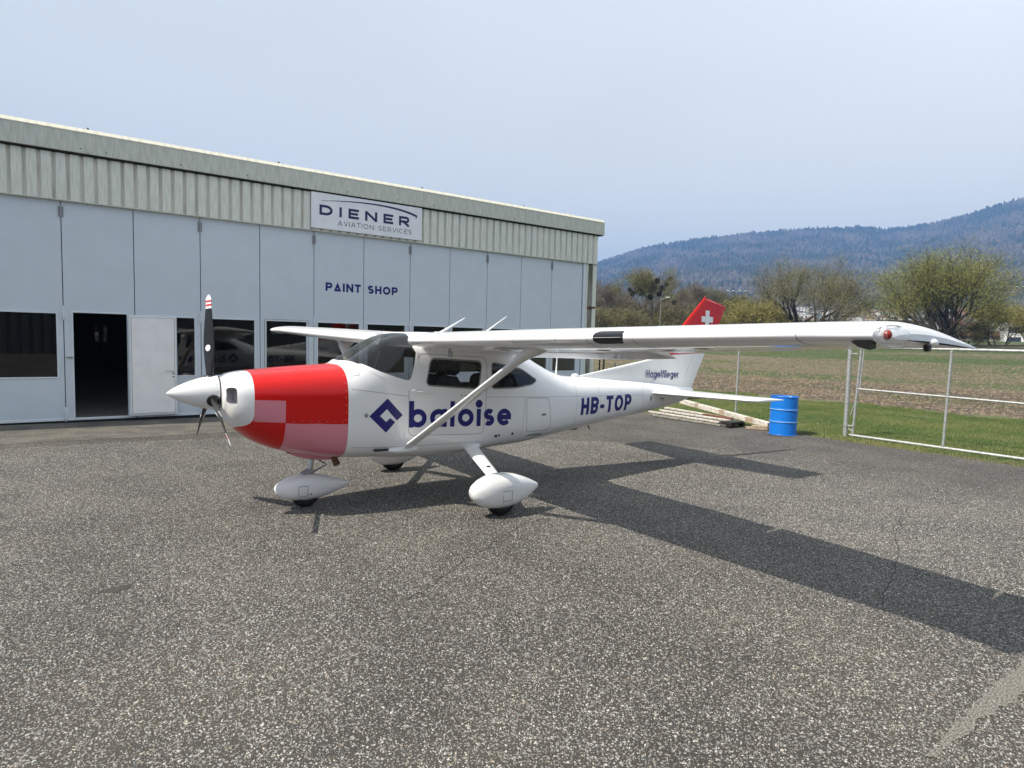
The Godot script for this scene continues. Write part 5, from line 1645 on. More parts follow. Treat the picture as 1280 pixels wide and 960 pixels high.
	for q in boards:
		var a: Vector3 = q[1]
		var d: Vector3 = q[2] - a
		o = thing("wooden_board", q[0], "board", a + d / 2)
		var bs := Basis(Vector3.UP, atan2(d.x, d.z)) * Basis(Vector3.RIGHT, -asin(d.y / d.length()))
		b = MB.new(); b.box(Vector3.ZERO, Vector3(q[3], q[4], d.length()), bs, 0.006)
		part(o, "timber", b, q[5])
		if q[5] == M.plank_white and q[3] < 0.1:
			b = MB.new(); b.box(Vector3(0, -q[4] / 2 - 0.025, 0), Vector3(q[3] * 0.6, 0.05, d.length() * 0.98), bs)
			part(o, "under_batten", b, M.dirty)
		elif q[5] == M.plank_white:
			for k in 3:
				b = MB.new(); b.box(bs * Vector3(0, 0, d.length() * (-0.28 + k * 0.3)), Vector3(q[3] * 1.01, q[4] * 1.02, 0.14 + 0.05 * k), bs)
				part(o, "bare_patch", b, M.plank_raw)
	# roller trolley: the dark wheels at the end of the boards
	o = thing("trolley", "small black trolley with two wheels at the near end of the white boards", "trolley", Vector3(12.68, 0, -2.33))
	b = MB.new(); b.box(Vector3(0, 0.12, 0), Vector3(0.5, 0.05, 0.32), Basis.IDENTITY, 0.01); b.tube([Vector3(-0.28, 0.08, 0.1), Vector3(0.28, 0.08, 0.1)], [0.012], 8)
	part(o, "chassis", b, M.gap)
	for k in [-0.26, 0.26]:
		b = MB.new(); b.lathe([Vector2(-0.025, 0.0), Vector2(-0.025, 0.075), Vector2(0.025, 0.075), Vector2(0.025, 0.0)], Vector3(k, 0.078, 0.1), Vector3.RIGHT, 16)
		part(o, "wheel", b, M.rubber)

# ------------------------------------------------------------------ trees, town, hill
func grow(b: MB, lf: Array, rng: RandomNumberGenerator, p: Vector3, d: Vector3, len_: float, r: float, depth: int, cfg: Dictionary) -> void:
	var n := 3
	var pts := [p]
	var rad := [r]
	var q := p
	var dd := d
	for i in n:
		dd = (dd + Vector3(rng.randf_range(-1, 1), rng.randf_range(-1, 1) + cfg.up, rng.randf_range(-1, 1)) * cfg.wob).normalized()
		q += dd * len_ / n
		pts.append(q); rad.append(lerpf(r, r * cfg.taper, (i + 1.0) / n))
	b.tube(pts, rad, 6 if depth < 2 else (4 if depth < 4 else 3), false)
	if depth >= cfg.depth - 2 and cfg.has("size"):
		lf.append([pts[1], dd]); lf.append([pts[3], dd])
	if depth >= cfg.depth:
		lf.append([q, dd]); lf.append([pts[2], dd])
		return
	var kids: int = cfg.kids + (1 if rng.randf() < 0.4 else 0)
	for k in kids:
		var ax := dd.cross(Vector3(rng.randf_range(-1, 1), rng.randf_range(-1, 1), rng.randf_range(-1, 1))).normalized()
		var sp: float = cfg.spread * rng.randf_range(0.5, 1.2) * (0.45 if k == 0 else 1.0)
		var at: Vector3 = q if k < 2 else pts[2]
		grow(b, lf, rng, at, dd.rotated(ax, sp), len_ * cfg.shrink * rng.randf_range(0.8, 1.15), rad[-1] * (0.85 if k == 0 else 0.65), depth + 1, cfg)
func make_tree(cfg: Dictionary) -> Array:   # [wood mesh, crown mesh]
	var rng := RandomNumberGenerator.new(); rng.seed = cfg.seed
	var b := MB.new()
	var tips := []
	for s in cfg.stems:   # [offset, direction, length, radius]
		grow(b, tips, rng, s[0], s[1].normalized(), s[2], s[3], 0, cfg)
	if cfg.has("size"):   # stretch the skeleton to the tree's measured width and height
		var xs := []
		var ys := []
		var zs := []
		for t in tips:
			xs.append(t[0].x); ys.append(t[0].y); zs.append(t[0].z)
		xs.sort(); ys.sort(); zs.sort()
		var n := xs.size()
		var sc := Vector3(cfg.size.x / (xs[n - 1 - n / 60] - xs[n / 60]), cfg.size.y / ys[n - 1 - n / 60], cfg.size.x / (zs[n - 1 - n / 60] - zs[n / 60]))
		for i in b.v.size(): b.v[i] *= sc
		for t in tips: t[0] *= sc
	var c := MB.new()
	var per: int = maxi(1, cfg.leaves / maxi(1, tips.size()))
	for t in tips:
		var clump: float = rng.randf_range(0.75, 1.25)
		for i in per:
			var o: Vector3 = t[0] + Vector3(rng.randfn(), rng.randfn() * 0.8, rng.randfn()) * cfg.puff
			var d: Vector3 = (t[1] * 0.6 + Vector3(rng.randf_range(-1, 1), rng.randf_range(-0.7, 1), rng.randf_range(-1, 1)) * cfg.frizz).normalized()
			var e: Vector3 = d.cross(Vector3(rng.randf_range(-1, 1), rng.randf_range(-1, 1), rng.randf_range(-1, 1))).normalized() * cfg.lw * rng.randf_range(0.6, 1.3)
			var L: float = cfg.ll * rng.randf_range(0.6, 1.3)
			var k: float = rng.randf()
			var col: Color = cfg.c0.lerp(cfg.c1, k)
			c.col = Color(col.r * clump, col.g * clump, col.b * clump)
			c.tri(o - e, o + e, o + d * L)
	return [b.mesh(), c.mesh()]
var crown_mat: StandardMaterial3D
func tree(called: String, label: String, cfg: Dictionary, at: Vector3, group := "") -> Node3D:
	var o := thing(called, label, "tree", at, group)
	var t := make_tree(cfg)
	part_mesh(o, "trunk", t[0], M.bark)
	var c := part_mesh(o, "crown", t[1], crown_mat)
	c.set_meta("kind", "stuff")
	return o
func polar(az: float, d: float) -> Vector3:
	var x := CAM.x + sin(az) * d
	var z := CAM.z - cos(az) * d
	return Vector3(x, field_y(x, z), z)
func build_trees() -> void:
	crown_mat = mat(1, 1, 1, 0.75); crown_mat.vertex_color_use_as_albedo = true
	crown_mat.backlight_enabled = true; crown_mat.backlight = lin(0.04, 0.045, 0.015)
	M.bark = mat(0.055, 0.045, 0.036, 0.9)
	var V := func(x: float, y: float, z: float) -> Vector3: return Vector3(x, y, z)
	var willow := {"seed": 31, "stems": [[Vector3(0.6, -0.3, 0.5), V.call(0.1, 1, 0.7), 5.2, 0.3], [Vector3(-0.4, -0.3, -0.5), V.call(-0.3, 1, -0.8), 5.2, 0.3], [Vector3(1.8, -0.3, 0), V.call(1.1, 0.8, 0.1), 5.0, 0.3], [Vector3(-1.2, -0.3, 0), V.call(-0.5, 1, 0.1), 5.2, 0.48], [Vector3(0, -0.3, 0.2), V.call(0.05, 1, -0.3), 5.5, 0.5], [Vector3(1.3, -0.3, 0), V.call(0.65, 1, 0.2), 5.4, 0.5], [Vector3(0.4, -0.3, -0.4), V.call(0.9, 1, -0.6), 4.6, 0.34], [Vector3(-0.6, -0.3, 0.3), V.call(-0.85, 0.8, 0.5), 5.0, 0.36], [Vector3(2.4, -0.3, 0.3), V.call(0.3, 1, 0.4), 4.6, 0.3]],
		"up": 0.06, "wob": 0.26, "taper": 0.68, "depth": 5, "kids": 3, "spread": 0.62, "shrink": 0.75, "leaves": 92000, "puff": 0.8, "frizz": 0.9, "ll": 0.34, "lw": 0.022, "size": Vector2(16.2, 13.0), "c0": Color(0.14, 0.145, 0.038), "c1": Color(0.27, 0.27, 0.075)}
	tree("willow_tree", "broad olive green willow behind the wing tip, largest tree at the field's end", willow, polar(1.224, 108) - Vector3(0, 0.2, 0))
	var w2 := {"seed": 12, "stems": [[Vector3(0, -0.3, 0), V.call(-0.1, 1, 0), 5.0, 0.5], [Vector3(0.6, -0.3, 0), V.call(0.55, 1, 0.2), 5.2, 0.42], [Vector3(1.0, -0.3, 0.2), V.call(1.0, 0.9, -0.2), 5.2, 0.38], [Vector3(-0.5, -0.3, 0), V.call(-0.95, 0.8, 0.1), 5.2, 0.38], [Vector3(0.2, -0.3, 0.3), V.call(0.1, 1, 0.6), 4.8, 0.35]],
		"up": 0.05, "wob": 0.28, "taper": 0.66, "depth": 5, "kids": 3, "spread": 0.62, "shrink": 0.75, "leaves": 80000, "puff": 0.75, "frizz": 0.8, "ll": 0.40, "lw": 0.015, "size": Vector2(17.5, 13.4), "c0": Color(0.14, 0.13, 0.060), "c1": Color(0.235, 0.215, 0.095)}
	tree("willow_tree", "bare brownish willow with dark spreading limbs left of the olive green willow", w2, polar(1.062, 115) - Vector3(0, 0.2, 0))
	# the row of bare trees and bushes between hangar and willows
	var bare := {"seed": 41, "stems": [[Vector3(0, -0.3, 0), V.call(0.05, 1, 0), 4.4, 0.24], [Vector3(0.5, -0.3, 0.2), V.call(0.3, 1, 0.1), 3.8, 0.16], [Vector3(-0.4, -0.3, 0), V.call(-0.3, 1, -0.1), 3.8, 0.15]],
		"up": 0.22, "wob": 0.24, "taper": 0.62, "depth": 5, "kids": 2, "spread": 0.50, "shrink": 0.72, "leaves": 24000, "puff": 0.55, "frizz": 0.5, "ll": 0.75, "lw": 0.020, "size": Vector2(9.5, 11.5), "c0": Color(0.11, 0.09, 0.064), "c1": Color(0.19, 0.155, 0.105)}
	var bush := {"seed": 52, "stems": [], "up": 0.12, "wob": 0.32, "taper": 0.6, "depth": 4, "kids": 3, "spread": 0.6, "shrink": 0.70, "leaves": 15000, "puff": 0.5, "frizz": 0.8, "ll": 0.5, "lw": 0.032, "c0": Color(0.10, 0.094, 0.042), "c1": Color(0.19, 0.17, 0.075)}
	for i in 7: bush.stems.append([Vector3(sin(i * 2.4) * 0.9, -0.3, cos(i * 2.4) * 0.9), Vector3(sin(i * 2.4) * 0.6, 1, cos(i * 2.4) * 0.6), 2.5, 0.09])
	var yel := bush.duplicate(true); yel.seed = 63; yel.c0 = Color(0.16, 0.145, 0.04); yel.c1 = Color(0.27, 0.235, 0.07)
	var g := "bare trees and bushes behind the hangar and the tail"
	var t0 := tree("bare_tree", "bare brown tree just right of the hangar corner", bare, polar(0.765, 132), g)
	var t1 := tree("shrub", "olive brown shrub right of the hangar corner below the bare tree", bush, polar(0.795, 120), g)
	var t2 := tree("yellow_shrub", "yellow green shrub between the red fin and the brown willow", yel, polar(0.985, 112), g)
	t2.scale = Vector3.ONE * 1.15
	var bare2 := bare.duplicate(true); bare2.seed = 48; bare2.c0 = Color(0.10, 0.095, 0.055); bare2.c1 = Color(0.16, 0.15, 0.085)
	var t3 := tree("bare_tree", "tall bare tree right of the mistletoe tree with greyish twigs", bare2, polar(0.868, 150), g)
	var more := [[t0, "bare brown tree left of the mistletoe tree", 0.803, 142, 1.0, 0.92], [t3, "bare tree behind the hangar corner, half hidden", 0.735, 138, 2.0, 0.95], [t0, "bare brown tree behind the top of the red fin", 0.905, 146, 2.6, 0.97], [t3, "bare tree right of the red fin", 0.935, 150, 4.0, 0.9], [t0, "small bare tree between mistletoe tree and red fin", 0.884, 138, 5.2, 0.88], [t3, "bare grey tree behind the yellow green shrub", 0.962, 152, 3.3, 0.86],
		[t1, "olive shrub at the foot of the mistletoe tree", 0.84, 116, 1.2, 1.1], [t1, "low brown shrub left of the street lamp", 0.818, 112, 3.1, 0.95], [t1, "shrub left of the red fin behind the van", 0.885, 118, 4.4, 1.0], [t1, "olive shrub right behind the red fin", 0.925, 120, 2.2, 0.95], [t1, "olive shrub at the hangar corner", 0.762, 114, 5.5, 1.05], [t1, "shrub hidden half by the hangar corner", 0.735, 112, 0.6, 1.0],
		[t2, "second yellow green shrub nearer the brown willow", 1.015, 118, 2.0, 0.95], [t2, "low yellow shrub right of the red fin", 0.958, 110, 4.0, 0.85], [t1, "small shrub under the brown willow", 1.045, 128, 1.0, 0.7], [t2, "yellowish bush right of the olive willow before the town", 1.283, 120, 1.0, 1.05], [t1, "dark bush at the foot of the olive willow", 1.252, 112, 1.7, 0.6], [t1, "brown bush below the olive willow's left limb", 1.195, 114, 2.9, 0.55], [t1, "bush at the right edge of the view before the town", 1.318, 126, 2.9, 0.8]]
	for m in more: copy_of(m[0], m[1], polar(m[2], m[3]), m[4], m[5])
	# the poplar with mistletoe
	var pop := {"seed": 77, "stems": [[Vector3(0, -0.3, 0), V.call(-0.02, 1, 0), 6.0, 0.3], [Vector3(0.2, 2.5, 0), V.call(0.5, 1, 0.1), 4.5, 0.16], [Vector3(-0.1, 2.8, 0), V.call(-0.55, 1, 0), 4.5, 0.16]],
		"up": 0.25, "wob": 0.22, "taper": 0.62, "depth": 5, "kids": 2, "spread": 0.55, "shrink": 0.72, "leaves": 12000, "puff": 0.55, "frizz": 0.6, "ll": 0.6, "lw": 0.022, "size": Vector2(10.5, 12.6), "c0": Color(0.13, 0.12, 0.05), "c1": Color(0.20, 0.18, 0.07)}
	var at := polar(0.838, 118)
	var o := tree("mistletoe_tree", "pale tree full of dark round mistletoe clumps above the bare row", pop, at, "")
	var rng := RandomNumberGenerator.new(); rng.seed = 90
	var gd := Vector3(cos(0.838), 0, sin(0.838))
	for q in [[-0.6, 10.9, 0.95], [0.5, 10.3, 1.15], [-2.1, 9.7, 0.8], [-2.9, 8.9, 0.6], [-1.4, 9.2, 0.75], [2.4, 9.9, 0.7], [3.2, 10.6, 0.5], [3.7, 11.6, 0.45], [-0.1, 12.0, 0.5], [1.9, 8.9, 0.5], [4.6, 7.4, 0.5], [0.3, 8.3, 0.6], [-3.4, 9.6, 0.4], [1.4, 11.3, 0.5]]:
		var b := MB.new()
		for i in 420:
			var d := Vector3(rng.randfn(), rng.randfn(), rng.randfn()).normalized()
			var p: Vector3 = gd * q[0] + Vector3(0, q[1], 0) + Vector3(0, 0, rng.randf_range(-0.1, 0.1)) + d * q[2] * pow(rng.randf(), 0.6) * 0.85
			var e: Vector3 = d.cross(Vector3(rng.randf_range(-1, 1), 1, rng.randf_range(-1, 1))).normalized() * 0.06
			var k := rng.randf_range(0.7, 1.3)
			b.col = Color(0.042 * k, 0.040 * k, 0.014 * k)
			b.tri(p - e, p + e, p + d * 0.22)
		part(o, "mistletoe", b, crown_mat)

const RIDGE := [[0.45, 0.060], [0.60, 0.082], [0.701, 0.1062], [0.76, 0.1284], [0.822, 0.1497], [0.893, 0.1627], [0.983, 0.1714], [1.047, 0.1736], [1.122, 0.1732], [1.151, 0.1672], [1.183, 0.1693], [1.213, 0.1744], [1.243, 0.1811], [1.271, 0.1893], [1.297, 0.1952], [1.40, 0.215], [1.62, 0.235]]
var hill_noise := FastNoiseLite.new()
func ridge(az: float) -> float:
	for i in RIDGE.size() - 1:
		if az < RIDGE[i + 1][0]: return lerpf(RIDGE[i][1], RIDGE[i + 1][1], clampf((az - RIDGE[i][0]) / (RIDGE[i + 1][0] - RIDGE[i][0]), 0, 1))
	return RIDGE[-1][1]
func hill_y(az: float, d: float) -> float:   # height of the land at that bearing and distance
	var low := 4.6
	if d < 320.0: return low
	if d < 1000.0: return low + 52.0 * pow((d - 320.0) / 680.0, 1.25)
	var s := clampf((d - 1000.0) / 2000.0, 0, 1)
	var y := d * (0.0566 + (ridge(az) - 0.0566 - 0.003) * pow(s, 0.85))
	if d > 3000.0: y -= (d - 3000.0) * 0.35
	var e := Vector2(sin(az), cos(az)) * d
	return y + hill_noise.get_noise_2d(e.x, e.y) * 34.0 * sin(PI * minf(s, 1.0))
func build_far() -> void:
	hill_noise.seed = 6; hill_noise.frequency = 0.0016; hill_noise.fractal_octaves = 4
	var hm := mat(1, 1, 1, 0.95)
	hm.albedo_texture = noise_tex(0.05, 66, 1024, 5, [[0.3, lin(0.045, 0.040, 0.030)], [0.55, lin(0.075, 0.062, 0.048)], [0.8, lin(0.10, 0.085, 0.062)]])
	tri_map(hm, 0.006)
	var b := MB.new()
	var rows := []
	var norms := []
	var ds := []
	var d := 150.0
	while d < 3700.0:
		ds.append(d); d *= 1.045
	for q in ds:
		var r := []
		var nn := []
		for i in 111:
			var az := 0.42 + 1.2 * i / 110.0
			var p := Vector3(CAM.x + sin(az) * q, hill_y(az, q), CAM.z - cos(az) * q)
			r.append(p)
			var dy: float = (hill_y(az, q + 8) - hill_y(az, q - 8)) / 16.0
			var dl: float = (hill_y(az + 0.004, q) - hill_y(az - 0.004, q)) / (0.008 * q)
			nn.append((Vector3(-dy * sin(az), 1, dy * cos(az)) + Vector3(-dl * cos(az), 0, -dl * sin(az))).normalized())
		rows.append(r); norms.append(nn)
	b.grid(rows, norms)
	structure("hill", b, hm)
	# forest on the hill
	var rng := RandomNumberGenerator.new(); rng.seed = 17
	var mix := FastNoiseLite.new(); mix.seed = 18; mix.frequency = 0.004; mix.fractal_octaves = 4
	var cone := MB.new()
	for i in 5:
		var a := TAU * i / 5
		var a2 := TAU * (i + 1) / 5
		var p := Vector3(cos(a), 0, sin(a)); var q := Vector3(cos(a2), 0, sin(a2))
		var k := 0.8 + 0.35 * sin(i * 2.2)
		p *= k; q *= 0.8 + 0.35 * sin((i + 1) % 5 * 2.2)
		cone.quad(p + Vector3(0, 0.35, 0), q + Vector3(0, 0.35, 0), q * 0.55 + Vector3(0, 1.1, 0), p * 0.55 + Vector3(0, 1.1, 0))
		cone.tri(p * 0.55 + Vector3(0, 1.1, 0), q * 0.55 + Vector3(0, 1.1, 0), Vector3(0, 1.5, 0))
	var spots := []
	while spots.size() < 60000:
		var az := rng.randf_range(0.62, 1.46)
		var r := sqrt(lerpf(950.0 * 950.0, 3080.0 * 3080.0, rng.randf()))
		var p := Vector3(CAM.x + sin(az) * r, hill_y(az, r) - 1.0, CAM.z - cos(az) * r)
		var k := mix.get_noise_2d(p.x, p.z) + rng.randf_range(-0.35, 0.35)
		var s := rng.randf_range(4.0, 7.5)
		var c := Color(0.070, 0.062, 0.050).lerp(Color(0.098, 0.085, 0.068), rng.randf())
		if k > 0.22: c = Color(0.032, 0.042, 0.026).lerp(Color(0.046, 0.055, 0.036), rng.randf())
		elif k < -0.42: c = Color(0.125, 0.11, 0.088)
		spots.append([Transform3D(Basis(Vector3.UP, rng.randf() * TAU) * Basis.from_scale(Vector3(s, s * rng.randf_range(1.2, 2.2) * (1.3 if k > 0.22 else 1.0), s)), p), c])
	var fm := mat(1, 1, 1, 0.9); fm.vertex_color_use_as_albedo = true
	scatter("forest", cone.mesh(), fm, spots, "stuff", "leafless wood with dark conifers covering the hill", "forest")
	# trees between the houses
	spots = []
	while spots.size() < 1500:
		var az := rng.randf_range(0.90, 1.40)
		var r := rng.randf_range(330.0, 1030.0)
		var p := Vector3(CAM.x + sin(az) * r, hill_y(az, r) - 0.6, CAM.z - cos(az) * r)
		var s := rng.randf_range(1.8, 4.2)
		var c := Color(0.075, 0.070, 0.035).lerp(Color(0.115, 0.10, 0.06), rng.randf())
		if rng.randf() < 0.35: c = Color(0.05, 0.075, 0.025)
		spots.append([Transform3D(Basis(Vector3.UP, rng.randf() * TAU) * Basis.from_scale(Vector3(s, s * 1.1, s)), p), c])
	scatter("garden_trees", cone.mesh(), fm, spots, "stuff", "garden trees and hedges between the houses of the town", "trees")
	# the town: a handful of kinds of house, copied
	var kinds := [["white house, brown roof", Color(0.75, 0.73, 0.68), Color(0.13, 0.085, 0.06), 10.0, 8.0, 5.5, true], ["cream house, red-brown roof", Color(0.70, 0.62, 0.47), Color(0.17, 0.08, 0.05), 11.0, 9.0, 6.0, true], ["white flat-roofed block", Color(0.78, 0.78, 0.77), Color(0.42, 0.42, 0.42), 18.0, 11.0, 9.0, false], ["grey house, dark roof", Color(0.5, 0.5, 0.48), Color(0.07, 0.07, 0.075), 10.0, 9.0, 6.0, true], ["long pale hall", Color(0.72, 0.72, 0.68), Color(0.5, 0.5, 0.5), 34.0, 14.0, 6.0, false]]
	var wm := mat(0.035, 0.04, 0.05, 0.15)
	var proto := []
	for k in kinds:
		var o := thing("house", k[0], "house", Vector3.ZERO, "houses of the hillside town: " + k[0])
		var w: float = k[3]
		var dp: float = k[4]
		var h: float = k[5]
		b = MB.new(); b.box(Vector3(0, h / 2 - 1.5, 0), Vector3(w, h + 3.0, dp))
		if k[6]:
			for s in [-1, 1]: b.tri(Vector3(s * w / 2, h, -dp / 2), Vector3(s * w / 2, h, dp / 2), Vector3(s * w / 2, h + dp * 0.32, 0))
		part(o, "wall", b, mat(k[1].r, k[1].g, k[1].b, 0.8))
		b = MB.new()
		if k[6]:
			for s in [-1, 1]: b.box(Vector3(0, h + dp * 0.16 + 0.1, s * dp * 0.26), Vector3(w + 1.0, 0.3, dp * 0.62), Basis(Vector3.RIGHT, s * 0.57))
			b.box(Vector3(w * 0.2, h + dp * 0.30, 0.8), Vector3(0.8, 1.8, 0.8))
		else:
			b.box(Vector3(0, h + 0.15, 0), Vector3(w + 0.5, 0.5, dp + 0.5))
		part(o, "roof", b, mat(k[2].r, k[2].g, k[2].b, 0.85))
		b = MB.new()
		for f in int(h / 2.7):
			var x := -w / 2 + 1.6
			while x < w / 2 - 1.0:
				for s in [-1, 1]: b.box(Vector3(x, 1.5 + f * 2.8, s * dp / 2), Vector3(1.5, 1.4, 0.12))
				x += 3.3
		part(o, "windows", b, wm).set_meta("kind", "stuff")
		proto.append(o)
	var used := [false, false, false, false, false]
	var placed := [false, false, false, false, false]
	var spots2 := []
	var tries := 0
	while spots2.size() < 190 and tries < 20000:
		tries += 1
		var az := rng.randf_range(0.985, 1.345)
		var r := sqrt(lerpf(360.0 * 360.0, 1010.0 * 1010.0, pow(rng.randf(), 0.8)))
		if az < 1.10 and r < 470.0: continue
		var p := Vector3(CAM.x + sin(az) * r, hill_y(az, r), CAM.z - cos(az) * r)
		var ok := true
		for q in spots2:
			if q.distance_to(p) < 15.0: ok = false
		if not ok: continue
		spots2.append(p)
		var k := rng.randf()
		var i := 0 if k < 0.34 else (1 if k < 0.54 else (2 if k < 0.74 else (3 if k < 0.92 else 4)))
		var turn := -az + rng.randf_range(-0.5, 0.5) + (PI / 2 if rng.randf() < 0.3 else 0.0)
		if not used[i]:
			used[i] = true; proto[i].position = p; proto[i].rotation.y = turn
		else:
			copy_of(proto[i], "", p, turn, rng.randf_range(0.85, 1.25))
		var h: Node3D = get_child(get_child_count() - 1) if placed[i] else proto[i]
		placed[i] = true
		var where := "left of the brown willow's trunk" if az < 1.06 else ("between the two willows" if az < 1.165 else ("behind the olive green willow" if az < 1.25 else "right of the olive green willow"))
		var row := "low in the town" if r < 560 else ("halfway up the town" if r < 800 else "high in the town")
		h.set_meta("label", "%s, %s, %s" % [kinds[i][0], row, where])
		h.set_meta("group", "%s: %s, %s" % [kinds[i][0], row, where])
	# nearer buildings at the right edge
	var o := thing("workshop", "white flat-roofed workshop with dark windows at the right edge beyond the field", "building", polar(1.322, 230) + Vector3(0, 0.2, 0))
	o.rotation.y = -1.2
	b = MB.new(); b.box(Vector3(0, 3.2, 0), Vector3(16, 7.4, 10)); part(o, "wall", b, mat(0.72, 0.72, 0.70, 0.7))
	b = MB.new(); b.box(Vector3(0, 7.05, 0), Vector3(16.6, 0.4, 10.6)); b.box(Vector3(3, 7.8, 0), Vector3(5, 1.6, 5)); part(o, "roof", b, mat(0.6, 0.6, 0.6, 0.7))
	for f in 2:
		for k in 4:
			b = MB.new(); b.box(Vector3(-5.7 + k * 3.8, 1.6 + f * 2.9, 5.0), Vector3(2.8, 1.7, 0.15)); part(o, "window", b, wm)
	o = thing("shed", "low brown shed between olive willow and workshop beyond the field", "shed", polar(1.274, 240) + Vector3(0, 0.2, 0))
	o.rotation.y = -1.25
	b = MB.new(); b.box(Vector3(0, 1.5, 0), Vector3(14, 3.4, 7)); part(o, "wall", b, mat(0.42, 0.38, 0.32, 0.8))
	b = MB.new(); b.box(Vector3(0, 3.6, 2.0), Vector3(14.8, 0.25, 4.6), Basis(Vector3.RIGHT, 0.3)); b.box(Vector3(0, 3.6, -2.0), Vector3(14.8, 0.25, 4.6), Basis(Vector3.RIGHT, -0.3)); part(o, "roof", b, mat(0.15, 0.07, 0.045, 0.85))
	b = MB.new(); b.box(Vector3(-2, 1.3, 3.52), Vector3(3.2, 2.6, 0.1)); part(o, "door", b, mat(0.07, 0.085, 0.10, 0.6))
	# lamps and masts
	var mast := func(called: String, label: String, az: float, dist: float, h: float, arm: float, both: bool) -> void:
		var m := thing(called, label, "lamp" if not both else "mast", polar(az, dist))
		var q := MB.new()
		q.tube([Vector3(0, -0.3, 0), Vector3(0, h * 0.6, 0), Vector3(0, h, 0)], [0.045, 0.04, 0.03], 8)
		part(m, "pole", q, M.zinc)
		q = MB.new()
		var sd := Vector3(cos(az), 0, sin(az))
		q.tube([Vector3(0, h - 0.15, 0) - (sd * arm if both else Vector3.ZERO), Vector3(0, h + (0.0 if both else 0.2), 0) + sd * arm], [0.04, 0.035], 6)
		part(m, "arm", q, M.zinc)
		for k in ([-1.0, -0.4, 0.4, 1.0] if both else [1.0]):
			q = MB.new(); q.box(Vector3(0, h + (0.12 if both else 0.22), 0) + sd * arm * k, Vector3(0.5, 0.16, 0.5) if both else Vector3(0.7, 0.10, 0.3), Basis(Vector3.UP, -az), 0.04)
			part(m, "lamp_head", q, M.sign_white)
	mast.call("street_lamp", "slender street lamp before the bare trees left of the red fin", 0.857, 108.0, 7.6, 1.1, false)
	mast.call("street_lamp", "street lamp right of the red fin, half hidden by the wing", 0.928, 118.0, 6.6, 1.0, false)
	mast.call("floodlight_mast", "floodlight mast with a crossbar above the trees right of the red fin", 0.966, 190.0, 13.2, 2.4, true)
	mast.call("floodlight_mast", "tall pale floodlight mast at the right edge beyond the olive willow", 1.293, 210.0, 15.2, 2.2, true)
	var cp := thing("camera_pole", "short pole with a small white camera right of the hangar corner", "pole", polar(0.774, 40))
	b = MB.new(); b.tube([Vector3(0, -0.2, 0), Vector3(0, 2.55, 0)], [0.06], 8); part(cp, "pole", b, M.gap)
	b = MB.new(); b.box(Vector3(0, 2.65, 0), Vector3(0.22, 0.17, 0.3), Basis(Vector3.UP, -0.7), 0.03); part(cp, "camera_housing", b, M.sign_white)
	# a white van under the trees
	var van := thing("van", "white van parked under the bare trees left of the red fin", "van", polar(0.875, 92))
	van.rotation.y = -0.75
	b = MB.new()
	b.box(Vector3(-0.4, 1.55, 0), Vector3(4.4, 2.2, 1.95), Basis.IDENTITY, 0.12); b.box(Vector3(2.2, 1.05, 0), Vector3(1.2, 1.1, 1.9), Basis.IDENTITY, 0.15)
	part(van, "body", b, M.sign_white)
	b = MB.new(); b.box(Vector3(1.82, 1.95, 0), Vector3(0.08, 0.75, 1.6), Basis(Vector3(0, 0, 1), 0.35)); part(van, "windscreen", b, M.dark_glass)
	for s in [-1, 1]:
		b = MB.new(); b.box(Vector3(1.2, 1.95, 0.98 * s), Vector3(0.8, 0.6, 0.03)); part(van, "side_window", b, M.dark_glass)
		for k in [-1.6, 1.9]:
			b = MB.new(); b.lathe([Vector2(-0.11, 0), Vector2(-0.11, 0.34), Vector2(0.11, 0.34), Vector2(0.11, 0)], Vector3(k, 0.34, 0.85 * s), Vector3(0, 0, 1), 16); part(van, "wheel", b, M.rubber)

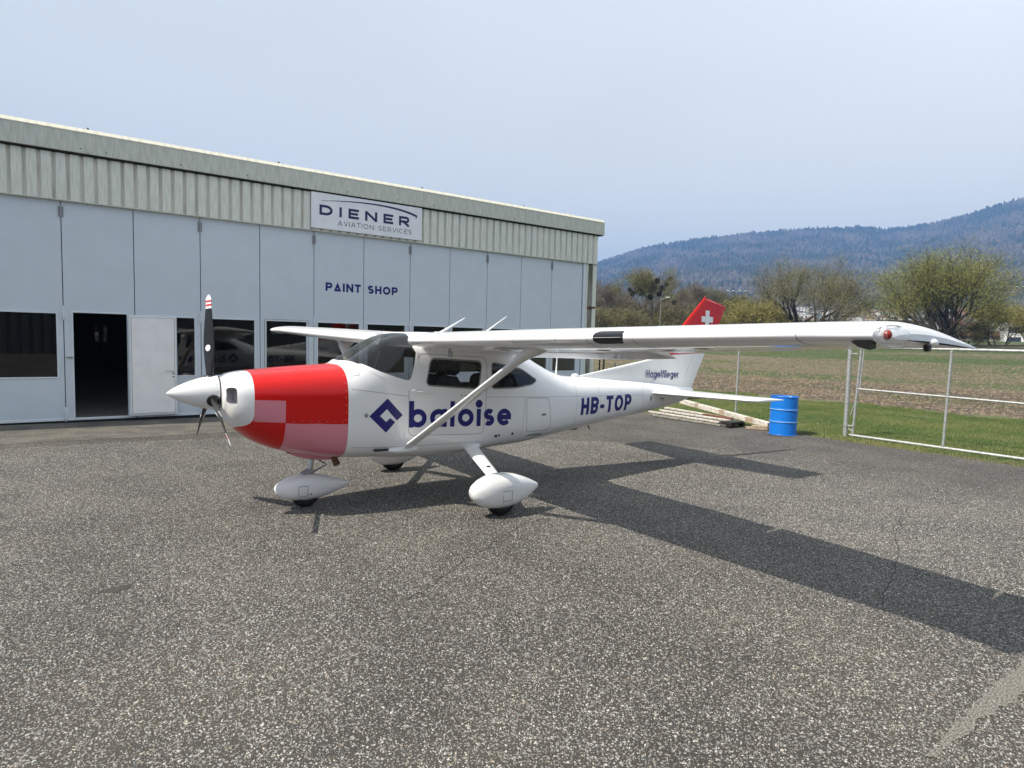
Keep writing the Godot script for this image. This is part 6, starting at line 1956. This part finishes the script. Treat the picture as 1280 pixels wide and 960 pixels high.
# ------------------------------------------------------------------ the scene
const CAM := Vector3(-0.902, 1.913, 6.995)
const YAW := 0.631
func _ready() -> void:
	var pit := -0.0655
	var rol := 0.0313
	var fw := Vector3(sin(YAW) * cos(pit), sin(pit), -cos(YAW) * cos(pit))
	var rt := Vector3(cos(YAW), 0, sin(YAW))
	var up := rt.cross(fw)
	var r2 := rt * cos(rol) + up * sin(rol)
	var u2 := up * cos(rol) - rt * sin(rol)
	var cam := Camera3D.new(); cam.name = "camera"
	cam.transform = Transform3D(Basis(r2, u2, -fw), CAM)
	cam.fov = rad_to_deg(2.0 * atan(480.0 / 789.5)); cam.near = 0.05; cam.far = 9000.0
	add_child(cam); cam.current = true
	# hazy spring sky, a thin veil of high cloud, brighter round the sun
	var to_sun := Vector3(-0.82, 1.0, -0.135).normalized()
	var img := Image.create(512, 256, false, Image.FORMAT_RGBF)
	var veil := FastNoiseLite.new(); veil.seed = 2; veil.frequency = 0.9; veil.fractal_octaves = 5
	for y in 256:
		var el := PI / 2 - PI * (y + 0.5) / 256.0
		for x in 512:
			var az := TAU * (x + 0.5) / 512.0
			var d := Vector3(-sin(az) * cos(el), sin(el), cos(az) * cos(el))
			var h := maxf(sin(el), 0.0)
			var c := Color(0.715, 0.672, 0.515).lerp(Color(0.52, 0.548, 0.55), smoothstep(0.0, 0.45, h))
			var v := veil.get_noise_3d(d.x * 1.6, d.y * 3.5, d.z * 1.6)
			c = c.lerp(Color(0.72, 0.75, 0.80), clampf(0.28 + v * 0.6, 0, 0.8) * 0.28)
			var s := acos(clampf(d.dot(to_sun), -1, 1))
			var k := 1.0 + 1.2 * exp(-s * s / 0.16) + 0.5 * exp(-s / 0.9)
			img.set_pixel(x, y, Color(c.r * k, c.g * k, c.b * k))
	var sm := PanoramaSkyMaterial.new(); sm.panorama = ImageTexture.create_from_image(img)
	var sky := Sky.new(); sky.sky_material = sm
	var env := Environment.new()
	env.background_mode = Environment.BG_SKY; env.sky = sky
	env.background_energy_multiplier = SKY_ENERGY
	env.tonemap_mode = Environment.TONE_MAPPER_LINEAR; env.tonemap_exposure = 1.42
	env.sdfgi_enabled = true; env.ssao_enabled = true; env.ssil_enabled = true
	env.fog_enabled = FOG > 0.0; env.fog_density = FOG; env.fog_light_color = Color(0.46, 0.665, 0.95)
	var we := WorldEnvironment.new(); we.name = "environment"; we.environment = env
	add_child(we)
	var sun := DirectionalLight3D.new(); sun.name = "sun"
	sun.basis = Basis.looking_at(-to_sun, Vector3.UP)
	sun.light_energy = 1.6; sun.light_angular_distance = 0.5; sun.light_color = Color(1.0, 0.965, 0.905); sun.shadow_enabled = true
	add_child(sun)
	make_materials()
	build_ground()
	build_hangar()
	build_far()
	build_trees()
	build_airplane()
	build_yard()
	build_ground_cover()
	for o in get_children():
		if o.has_meta("names_"): o.remove_meta("names_")
const SKY_ENERGY := 1.0
const FOG := 0.00025
